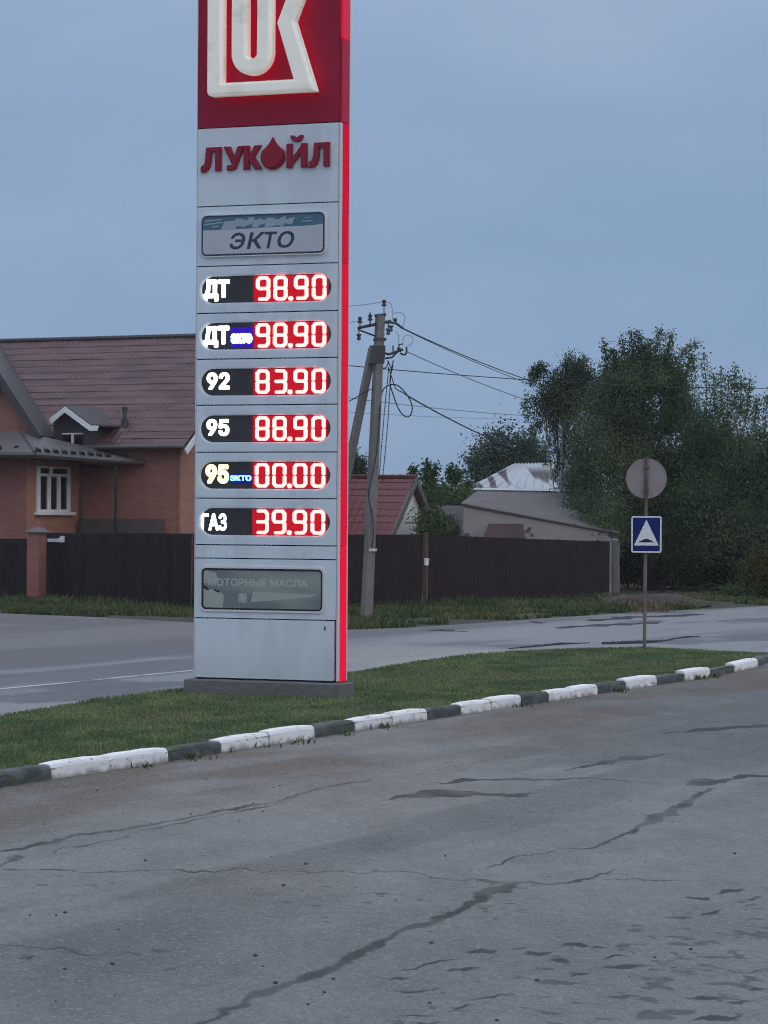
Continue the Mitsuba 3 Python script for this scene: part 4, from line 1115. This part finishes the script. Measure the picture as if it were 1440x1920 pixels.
# ------------------------------------------------------------------ fences
def sheet_fence(key, p0, p1, z0, z1, m, width=1.15, zb0=0.05):
    """Sheets of profiled steel side by side from p0 to p1, tops running from z0 to z1."""
    p0, p1 = np.asarray(p0, float), np.asarray(p1, float)
    L = np.linalg.norm(p1 - p0)
    fr = Frame(p0, math.atan2(*(p1 - p0)[::-1]))
    n = max(1, round(L / width))
    for k in range(n):
        a_, b_ = L * k / n, L * (k + 1) / n + (0.05 if k < n - 1 else 0)
        us, ys = [], []
        u = a_
        while u < b_ - 1e-6:
            for q, y in ((0, 0.0), (0.09, 0.0), (0.115, -0.014), (0.155, -0.014), (0.18, 0.0)):
                if u + q <= b_:
                    us.append(u + q); ys.append(y)
            u += 0.19
        us, ys = np.array(us), np.array(ys) - 0.004 * (k % 2)
        zt_ = z0 + (z1 - z0) * us / L + random.uniform(-0.012, 0.012)
        V = np.vstack([np.stack([us, ys, np.full(len(us), zb0)], 1), np.stack([us, ys, zt_], 1)])
        c = len(us)
        i = np.arange(c - 1)
        F = np.vstack([np.stack([i, i + 1, i + c + 1], 1), np.stack([i, i + c + 1, i + c], 1)])
        part(key, 'sheet', trimesh.Trimesh(V, F, process=False), m, frame=fr)
    for zr in (0.4, min(z0, z1) - 0.3):
        part(key, 'rail', bx(0, L, 0.02, 0.06, zr, zr + 0.04), 'steel_dark', frame=fr)
    return fr


f0, f1 = gnd(80, 1126)[:2], gnd(360, 1143)[:2]
f2 = f1 + (f1 - f0) * 0.22
fl = thing('steel_fence', 'dark brown corrugated steel fence in front of the brick house', 'fence')
sheet_fence(fl, f0, f1, 1.78, 1.86, 'fence_brown'); sheet_fence(fl, f1, f2, 1.86, 1.86, 'fence_brown')
g0, g1, g2, g3 = f2, gnd(655, 1139)[:2], gnd(795, 1136)[:2], gnd(1145, 1120)[:2]
fr2 = thing('steel_fence', 'dark brown corrugated steel fence running right from the mailbox to the trees', 'fence')
sheet_fence(fr2, g2 + (g3 - g2) * 0.012, g3, 1.82, 1.60, 'fence_brown')
fr3 = thing('steel_fence', 'dark brown steel fence section between the price pylon and the mailbox', 'fence')
sheet_fence(fr3, g0, g1, 1.86, 1.83, 'fence_gate'); sheet_fence(fr3, g1, g2, 1.83, 1.83, 'fence_gate')
fp = thing('fence_post', 'rusty brown fence post beside the small mailbox', 'post')
pf = Frame(g2, math.atan2(*(g3 - g2)[::-1]))
part(fp, 'shaft', bx(0.0, 0.09, -0.06, 0.03, -0.1, 1.86), 'rust_post', frame=pf)
part(fp, 'cap', cbox(-0.015, 0.105, -0.075, 0.045, 1.86, 1.89, 0.008), 'rust_post', frame=pf)
mb = thing('mailbox', 'small white mailbox hanging on the fence post', 'mailbox')
mz = at(793, 1053, g2[1])[2]
part(mb, 'box', cbox(-0.13, 0.0, -0.14, -0.07, mz - 0.10, mz + 0.09, 0.012), 'white_paint', frame=pf)
part(mb, 'flap', cbox(-0.125, -0.005, -0.152, -0.141, mz + 0.03, mz + 0.08, 0.004), 'trim_light', frame=pf)
# brick pillar and gate on the far left
pc = gnd(68, 1128)
bp_ = thing('brick_pillar', 'red brick gate pillar with a pointed cap at the fence end', 'pillar')
PF = Frame(pc[:2], math.atan2(*(f1 - f0)[::-1]) * 0.5)
part(bp_, 'shaft', bx(-0.2, 0.17, -0.15, 0.2, -0.1, 1.80), 'brick_red', frame=PF)
cp = trimesh.convex.convex_hull(np.array([[-0.25, -0.2, 1.80], [0.27, -0.2, 1.80], [0.27, 0.25, 1.80], [-0.25, 0.25, 1.80], [-0.25, -0.2, 1.83], [0.27, -0.2, 1.83], [0.27, 0.25, 1.83], [-0.25, 0.25, 1.83], [0.02, 0.02, 1.97]]))
part(bp_, 'cap', cp, 'roof_grey', frame=PF)
ga = thing('steel_gate', 'dark sheet steel gate left of the brick pillar', 'gate')
gl = gnd(-150, 1122)[:2]; gr = gnd(56, 1124)[:2]
sheet_fence(ga, gl, gr, 1.62, 1.62, 'fence_gate', 1.4, 0.08)
tb = thing('threshold', 'pale concrete threshold under the steel gate', 'threshold')
scene[tb] = mikit.ply(cat([slab([[*gl, 0.06], [*gr, 0.06], [gr[0] - 0.15, gr[1] - 0.9, 0.05], [gl[0] - 0.15, gl[1] - 0.9, 0.05]], 0.1)]), 'concrete')
hp = thing('house_plate', 'small white plate fixed near the top of the left fence', 'plate')
hpf = Frame(f0, math.atan2(*(f1 - f0)[::-1]))
h0, h1 = hpf.hit(90, 1016, -0.03), hpf.hit(121, 1005, -0.03)
part(hp, 'board', prism(Polygon([(h0[0], h0[1]), (h1[0], h0[1]), (h1[0], h1[1]), (h1[0] - 0.18, h1[1]), (h1[0] - 0.3, h0[1] + 0.09), (h0[0], h0[1] + 0.085)]), -0.026, 0.02), 'white_paint', frame=hpf)
part(hp, 'mount', prism(sbox(h0[0] + 0.1, h0[1] - 0.03, h0[0] + 0.2, h0[1] + 0.03), 0.0, 0.025), 'steel_dark', frame=hpf)

# ------------------------------------------------------------------ small red roofed house, grey house and shed
rh = thing('red_roofed_house', 'small house with a dark red tile roof and white gable behind the fence', 'house')
RH = Frame(at(780, 893, 84)[:2], HA)
rz2 = at(778, 894, 84)[2]
hw2, dep = 2.1, 2.1
part(rh, 'roof', tile_roof(-6.5, 0.0, -hw2, rz2 - hw2 * 1.05, 0, rz2, 0.06, 0.28, 0.24, 0.006, 0.02), 'roof_red', frame=RH)
part(f'{rh}__roof', 'rear_slope', RH.put(slab([[-6.5, 0, rz2], [0.0, 0, rz2], [0.0, hw2, rz2 - hw2 * 1.05], [-6.5, hw2, rz2 - hw2 * 1.05]], 0.06)), 'roof_red')
part(f'{rh}__roof', 'ridge_cap', tube(RH.w([[-6.5, 0, rz2 + 0.02], [0.02, 0, rz2 + 0.02]]), 0.05, 8), 'roof_red', smooth=40)
part(f'{rh}__roof', 'barge_board', cat([RH.put(slab([[0.0, -hw2, rz2 - hw2 * 1.05], [0.05, -hw2, rz2 - hw2 * 1.05], [0.05, 0, rz2], [0.0, 0, rz2]], 0.16)), RH.put(slab([[0.0, hw2, rz2 - hw2 * 1.05], [0.05, hw2, rz2 - hw2 * 1.05], [0.05, 0, rz2], [0.0, 0, rz2]], 0.16))]), 'plaster_dim')
gm = trimesh.creation.extrude_polygon(Polygon([(-1.85, rz2 - 2.05), (1.85, rz2 - 2.05), (0, rz2 - 0.15)]), 0.1, engine='earcut')
vv = np.array(gm.vertices)
gm.vertices = np.stack([-0.35 + vv[:, 2], vv[:, 0], vv[:, 1]], 1)
part(rh, 'gable', gm, 'white_paint', frame=RH)
part(rh, 'wall', bx(-6.2, -0.3, -1.8, 1.8, -0.1, rz2 - 1.95), 'plaster_grey', frame=RH)

gh = thing('grey_house', 'low grey house with a shiny metal hip roof behind the shed', 'house')
GY = 93
A_, B_ = at(893, 922, GY), at(1130, 926, GY)
part(gh, 'wall', cat([bx(A_[0], B_[0], GY, GY + 5, -0.1, A_[2])]), 'plaster_dim')
r0, r1, r2, r3 = at(878, 916, GY - 0.5), at(1140, 921, GY - 0.5), at(1050, 868, GY + 2.6), at(962, 870, GY + 2.6)
part(gh, 'roof', cat([slab([r0, r1, r2, r3], 0.05), slab([r0, r3, r3 + [0, .5, 0], r0 + [0, 6, 0]], 0.05), slab([r1, r2, r2 + [0, .5, 0], r1 + [0, 6, 0]], 0.05)]), 'roof_metal')
for t in np.linspace(0.06, 0.94, 14):
    a_ = r0 * (1 - t) + r1 * t + [0, 0, .02]
    b_ = r3 * (1 - t) + r2 * t + [0, 0, .02]
    part(f'{gh}__roof', 'seam', tube([a_, b_], 0.022, 4), 'roof_metal')
part(f'{gh}__roof', 'eave_board', tube([r0 - [0, .05, .03], r1 - [0, .05, .03]], 0.06, 4), 'white_paint')

shd = thing('shed', 'long grey plastered shed with a sloping top edge behind the right fence', 'shed')
s0, s1 = at(869, 946, 82.5), at(1157, 1000, 83.5)
fs = Frame(s0[:2], math.atan2(s1[1] - s0[1], s1[0] - s0[0]))
Ls = np.linalg.norm((s1 - s0)[:2])
part(shd, 'wall', prism(Polygon([(0, -0.1), (Ls, -0.1), (Ls, s1[2]), (0, s0[2])]), 0.25, 0.25), 'plaster_grey', frame=fs)
part(shd, 'end_wall', bx(0.0, 0.2, 0.26, 4.0, -0.1, s0[2] - 0.03), 'plaster_grey', frame=fs)
part(shd, 'end_wall', bx(Ls - 0.2, Ls, 0.26, 4.0, -0.1, s1[2] - 0.03), 'plaster_grey', frame=fs)
sr = [at(864, 943, 82.4), at(1161, 999, 83.42), at(1085, 925, 90.0), at(894, 921, 88.5)]
part(shd, 'roof', trimesh.convex.convex_hull(np.vstack([np.array(sr), np.array(sr) - [0, 0, 0.035]])), 'slate')
part(shd, 'eave_strip', fs.put(slab([[-0.08, -0.05, s0[2] + 0.02], [Ls + 0.06, -0.05, s1[2] + 0.02], [Ls + 0.06, -0.01, s1[2] + 0.02], [-0.08, -0.01, s0[2] + 0.02]], 0.06)), 'roof_dark')
rc = thing('rusty_sheet', 'rusty brown sheet iron cover standing against the shed wall above the fence', 'sheet iron')
a_, b_, c_, d_ = at(902, 1012, 81.4), at(917, 982, 82.0), at(981, 982, 82.0), at(986, 1020, 81.4)
scene[rc] = mikit.ply(slab([a_, b_, c_, d_], 0.05), 'rust_sheet')
wp = thing('concrete_pier', 'weathered grey concrete pier at the right end of the fence', 'pier')
p0, p1 = gnd(1148, 1119), gnd(1158, 1118)
pm = cbox(p0[0], p1[0], p0[1] - 0.12, p0[1] + 0.5, -0.1, 1.66, 0.03).subdivide().subdivide().subdivide()
vv = np.array(pm.vertices)
vv += 0.07 * (meshkit.fbm(vv * 3, 3, 4)[:, None] - 0.5) * np.array([1, 0.5, 0.6])
pm.vertices = vv
scene[wp] = mikit.ply(pm, 'plaster_dim', smooth=40)

# ------------------------------------------------------------------ trees
def leaves(centres, radius, n_each, size, rng, droop=0.0, flat=1.0):
    """Leaf-sized diamonds scattered about every centre."""
    n = len(centres) * n_each
    c = np.repeat(centres, n_each, 0)
    r = np.repeat(np.broadcast_to(radius, (len(centres),)), n_each)
    p = c + rng.normal(0, 1, (n, 3)) * (r * 0.5)[:, None] * np.array([1, 1, flat])
    if droop:
        p[:, 2] -= droop * rng.random(n) ** 1.5 * r * 2
    a = rng.normal(0, 1, (n, 3))
    a[:, 2] -= droop * 2
    a /= np.linalg.norm(a, axis=1, keepdims=True)
    b = np.cross(a, rng.normal(0, 1, (n, 3)))
    b /= np.linalg.norm(b, axis=1, keepdims=True) + 1e-9
    s = size * rng.uniform(0.55, 1.3, n)[:, None]
    v = np.stack([p, p + a * s * 0.5 + b * s * 0.28, p + a * s, p + a * s * 0.5 - b * s * 0.28], 1)
    f = np.array([[0, 1, 2], [0, 2, 3]])
    return v.reshape(-1, 3), (f[None] + 4 * np.arange(n)[:, None, None]).reshape(-1, 3)


def shell(blobs, n, rng, inner=0.35):
    """Points spread through the ellipsoids (centre, radii), crowded towards their surfaces."""
    w = np.array([b[1][0] * b[1][1] + b[1][0] * b[1][2] + b[1][1] * b[1][2] for b in blobs])
    k = rng.choice(len(blobs), n, p=w / w.sum())
    d = rng.normal(0, 1, (n, 3))
    d /= np.linalg.norm(d, axis=1, keepdims=True)
    q = rng.uniform(inner, 1.0, n) ** 0.5
    return np.array([blobs[i][0] for i in k]) + d * q[:, None] * np.array([blobs[i][1] for i in k]), k


def tree(name, label, category, blobs, base, trunk_r, n_cl, n_leaf, size, leaf, bark='bark', seed=1, droop=0.0, cl_r=0.34, trunk_top=None, n_limb=16, sprays=(), group=None):
    rng = np.random.default_rng(seed)
    t = thing(name, label, category, group)
    C, _ = shell(blobs, n_cl, rng)
    C = C[C[:, 2] > 0.12]
    rad = cl_r * rng.uniform(0.6, 1.35, len(C))
    V, F = leaves(C, rad, n_leaf, size, rng, droop)
    vs, fs_ = [V], [F]
    for s_ in sprays:                                     # leafy leaders that stand out of the crown
        path = spline(s_, 14)
        V2, F2 = leaves(path, 0.17, 26, size, rng, droop * 0.5)
        fs_.append(F2 + sum(map(len, vs)))
        vs.append(V2)
    part(t, 'crown', (np.vstack(vs), np.vstack(fs_)), leaf)
    top = np.asarray(trunk_top if trunk_top is not None else np.mean([b_[0] for b_ in blobs], 0) + [0, 0, 0.3])
    base = np.asarray(base, float)
    mid = (base + top) / 2 + rng.normal(0, 0.12, 3) * [1, 1, 0]
    tr = spline([base, mid, top], 12)
    ms_ = [tube(tr, np.linspace(trunk_r, trunk_r * 0.35, len(tr)), 9)]
    part(t, 'trunk', ms_[0], bark, smooth=40)
    lm_ = []
    for i in rng.choice(len(C), min(n_limb, len(C)), replace=False):
        s_ = tr[rng.integers(len(tr) // 4, len(tr))]
        m_ = (s_ + C[i]) / 2 + [0, 0, 0.15]
        pth = spline([s_, m_, C[i]], 8)
        lm_.append(tube(pth, np.linspace(trunk_r * 0.32, 0.012, len(pth)), 5))
    for s_ in sprays:
        lm_.append(tube(spline(s_, 10), 0.012, 5))
    part(t, 'limbs', cat(lm_), bark, smooth=40)
    return t


def blob(px, py, Y, rx, rz, ry=None):
    """An ellipsoid of foliage: its middle and radii as seen in pixels at the distance Y."""
    m = Y / FOCAL
    return (at(px, py, Y), (rx * m, (ry or rx) * m, rz * m))


tree('maple_tree', 'broad dark leafy tree directly behind the road sign, tallest in view', 'tree',
     [blob(1205, 745, 88, 85, 75), blob(1125, 815, 88, 62, 85), blob(1255, 830, 88, 85, 105), blob(1160, 900, 87, 80, 90), blob(1250, 955, 87, 80, 90), blob(1180, 700, 89, 48, 38), blob(1255, 700, 88.5, 45, 40), blob(1112, 950, 86.5, 36, 42), blob(1225, 690, 89, 50, 34), blob(1120, 958, 84.2, 44, 34), blob(1150, 985, 84.6, 30, 28)],
     [at(1225, 1100, 88)[0], 88, -0.1], 0.2, 340, 330, 0.088, 'leaf_maple', seed=11, n_limb=30, cl_r=0.52, droop=0.35,
     sprays=[[at(1172, 690, 88), at(1166, 632, 88)], [at(1186, 680, 88), at(1184, 622, 88)], [at(1225, 670, 88), at(1238, 618, 88)], [at(1250, 670, 88), at(1258, 624, 88)], [at(1265, 680, 88), at(1285, 655, 88), at(1308, 643, 88)], [at(1140, 700, 88), at(1132, 640, 88)], [at(1200, 670, 88), at(1196, 626, 88)], [at(1155, 690, 88), at(1150, 655, 88)], [at(1212, 670, 88), at(1215, 640, 88)], [at(1288, 700, 88), at(1296, 668, 88), at(1302, 690, 88)]])
tree('birch_tree', 'birch with drooping sprays, left of the broad dark tree', 'tree',
     [blob(1066, 725, 90, 52, 46), blob(1088, 800, 90, 42, 70), blob(1028, 742, 90, 30, 32), blob(1078, 692, 90, 36, 24), blob(1078, 880, 90, 34, 48)],
     [at(1052, 1050, 90)[0], 90, -0.1], 0.09, 130, 190, 0.078, 'leaf_birch', 'bark_birch', seed=12, droop=0.9, cl_r=0.38, trunk_top=at(1060, 720, 90), n_limb=30,
     sprays=[[at(1010, 700, 90), at(992, 712, 90)], [at(1005, 745, 90), at(985, 752, 90), at(990, 778, 90)], [at(1012, 790, 90), at(1000, 798, 90), at(999, 822, 90)], [at(1060, 690, 90), at(1068, 664, 90)], [at(1030, 790, 90), at(1030, 830, 90), at(1022, 868, 90)], [at(1050, 840, 90), at(1046, 890, 90)], [at(1006, 690, 90), at(996, 698, 90)], [at(1040, 780, 90), at(1040, 850, 90)], [at(1020, 690, 90), at(1012, 682, 90)], [at(1085, 690, 90), at(1096, 668, 90)]])
tree('maple_tree', 'bushy green tree at the right edge with thin upright leaders', 'tree',
     [blob(1365, 900, 86, 72, 95), blob(1425, 930, 86, 70, 95), blob(1332, 815, 86, 40, 55), blob(1330, 950, 85.5, 55, 85), blob(1440, 850, 86, 50, 48), blob(1388, 800, 86, 26, 40), blob(1390, 985, 85.5, 65, 70), blob(1500, 900, 86, 60, 100)],
     [at(1390, 1100, 86)[0], 86, -0.1], 0.17, 250, 320, 0.088, 'leaf_right', seed=13, n_limb=30, cl_r=0.5, droop=0.4,
     sprays=[[at(1325, 780, 86), at(1324, 720, 86), at(1318, 660, 86)], [at(1352, 780, 86), at(1352, 692, 86)], [at(1376, 770, 86), at(1378, 688, 86)], [at(1400, 780, 86), at(1406, 712, 86)], [at(1432, 820, 86), at(1440, 740, 86)], [at(1388, 770, 86), at(1390, 704, 86)], [at(1340, 770, 86), at(1338, 700, 86)], [at(1364, 780, 86), at(1366, 705, 86)], [at(1415, 800, 86), at(1420, 745, 86)]])
tree('round_tree', 'distant rounded bluish tree above the shiny metal roof', 'tree',
     [blob(950, 850, 135, 48, 40), blob(903, 866, 135, 28, 28), blob(985, 870, 135, 38, 38), blob(950, 900, 135, 66, 36)], [at(950, 960, 135)[0], 135, -0.1], 0.2, 150, 120, 0.16, 'leaf_far', seed=14, cl_r=0.75)
tree('garden_bush', 'tall green bush beside the red roofed house', 'bush',
     [blob(835, 940, 92, 36, 42), blob(865, 965, 91, 30, 38), blob(812, 965, 90, 28, 40), blob(800, 912, 92, 10, 20)], [at(840, 1000, 92)[0], 92, -0.1], 0.07, 100, 120, 0.11, 'leaf_bush', seed=15, cl_r=0.42,
     sprays=[[at(800, 905, 92), at(802, 868, 92)], [at(808, 905, 92), at(816, 876, 92)], [at(843, 900, 92), at(848, 876, 92)], [at(868, 935, 92), at(878, 905, 92)], [at(776, 905, 92), at(774, 880, 92)], [at(850, 905, 92), at(862, 888, 92)]])
tree('garden_bush', 'leafy bush low in front of the white gable', 'bush',
     [blob(806, 980, 83, 20, 28), blob(822, 1000, 83, 32, 24)], [at(805, 1010, 83)[0], 83, -0.1], 0.04, 60, 70, 0.10, 'leaf_bush', seed=16, n_limb=6)
tree('garden_bush', 'thin reddish green treetop behind the red roof close to the pylon', 'bush',
     [blob(668, 882, 100, 12, 16)], [at(668, 940, 100)[0], 100, -0.1], 0.04, 30, 40, 0.11, 'leaf_far', seed=17, n_limb=10, sprays=[[at(668, 880, 100), at(666, 852, 100)], [at(672, 885, 100), at(682, 862, 100)]])
tree('thicket_shrub', 'dark dense shrub at the foot of the broad tree', 'bush',
     [blob(1185, 1040, 89, 36, 50), blob(1250, 1060, 90, 50, 55)], [at(1225, 1110, 89)[0], 89, -0.1], 0.05, 110, 110, 0.12, 'leaf_maple', seed=18, n_limb=8, cl_r=0.45)
tree('thicket_shrub', 'dark dense shrub between the broad tree and the right edge tree', 'bush',
     [blob(1325, 1060, 88, 50, 62), blob(1385, 1070, 87, 45, 58)], [at(1340, 1115, 88)[0], 88, -0.1], 0.05, 120, 110, 0.12, 'leaf_right', seed=19, n_limb=8, cl_r=0.45)
tree('thicket_shrub', 'yellowish green shrub low at the right edge of the frame', 'bush',
     [blob(1434, 1088, 80, 30, 42), blob(1475, 1070, 80, 50, 60)], [at(1450, 1130, 80)[0], 80, -0.1], 0.05, 130, 100, 0.11, 'leaf_yellow', seed=20, n_limb=8, cl_r=0.4)
# dark back thicket, so that no horizon shows between the trunks
tree('back_thicket', 'dark undergrowth far behind the trees on the right', 'undergrowth',
     [blob(1160, 1020, 97, 60, 80), blob(1280, 1010, 97, 90, 105), blob(1420, 1020, 97, 90, 90), blob(1540, 1000, 97, 90, 110)], [at(1290, 1090, 97)[0], 97, -0.1], 0.06, 420, 70, 0.2, 'leaf_far', seed=23, n_limb=6, cl_r=0.6)
tree('low_shrub', 'low weedy shrubs along the road edge under the trees', 'undergrowth',
     [blob(1300, 1122, 82, 40, 10), blob(1390, 1118, 80, 60, 14), blob(1240, 1118, 84, 40, 8)], [at(1330, 1128, 82)[0], 82, -0.1], 0.03, 150, 60, 0.10, 'leaf_bush', seed=24, n_limb=4, cl_r=0.28)

# ------------------------------------------------------------------ verge growth
FENCE_L = LineString([gl, gr, f0, f1, f2, g1, g2, g3, gnd(1300, 1118)[:2], gnd(1560, 1112)[:2]])
verge_poly = Polygon([*map(tuple, VERGE[:-1]), *map(tuple, list(FENCE_L.coords)[::-1])]).buffer(0)
vp = scatter(verge_poly.buffer(-0.15), 52000)
vl = LineString(VERGE)
dist_e = shapely.distance(vl, shapely.points(vp))
dist_f = shapely.distance(FENCE_L, shapely.points(vp))
nn = meshkit.fbm(np.column_stack([vp * 0.45, np.zeros(len(vp))]), 4, 6)
ok = (nn + 0.25 * np.exp(-dist_f / 0.6) + 0.06 * dist_e > 0.575)
vp, nn, dist_f = vp[ok], nn[ok], dist_f[ok]
hv = 0.10 + 0.22 * np.clip(nn - 0.4, 0, 1) + 0.16 * np.exp(-dist_f / 0.45)
single('verge_grass', blades(vp, np.full(len(vp), -0.02), hv, 0.022, 0.45), 'weed_blade', 'rough grass and weeds along the foot of the fences', 'grass', kind='stuff')
dp = np.vstack([gnd(px, py)[:2] + RNG.normal(0, 1, (220, 2)) * [0.28, 0.7] for px, py in ((1190, 1138), (1225, 1132), (1260, 1136), (1215, 1144), (1160, 1130), (1290, 1130))])
single('dry_weeds', blades(dp, np.zeros(len(dp)), 0.26, 0.02, 0.7), 'dry_weed', 'reddish brown dry weeds under the trees on the right', 'weeds', kind='stuff')
hm = trimesh.creation.icosphere(4, 1.0)
vv = np.array(hm.vertices)
vv = vv * (0.8 + 0.45 * meshkit.fbm(vv * 2.2, 4, 9))[:, None] * np.array([1.5, 2.2, 0.34]) + gnd(1225, 1134) + [0, 0, -0.06]
hm.vertices = vv
single('soil_heap', hm, 'soil', 'low brown heap of soil under the trees on the right', 'heap', smooth=True)
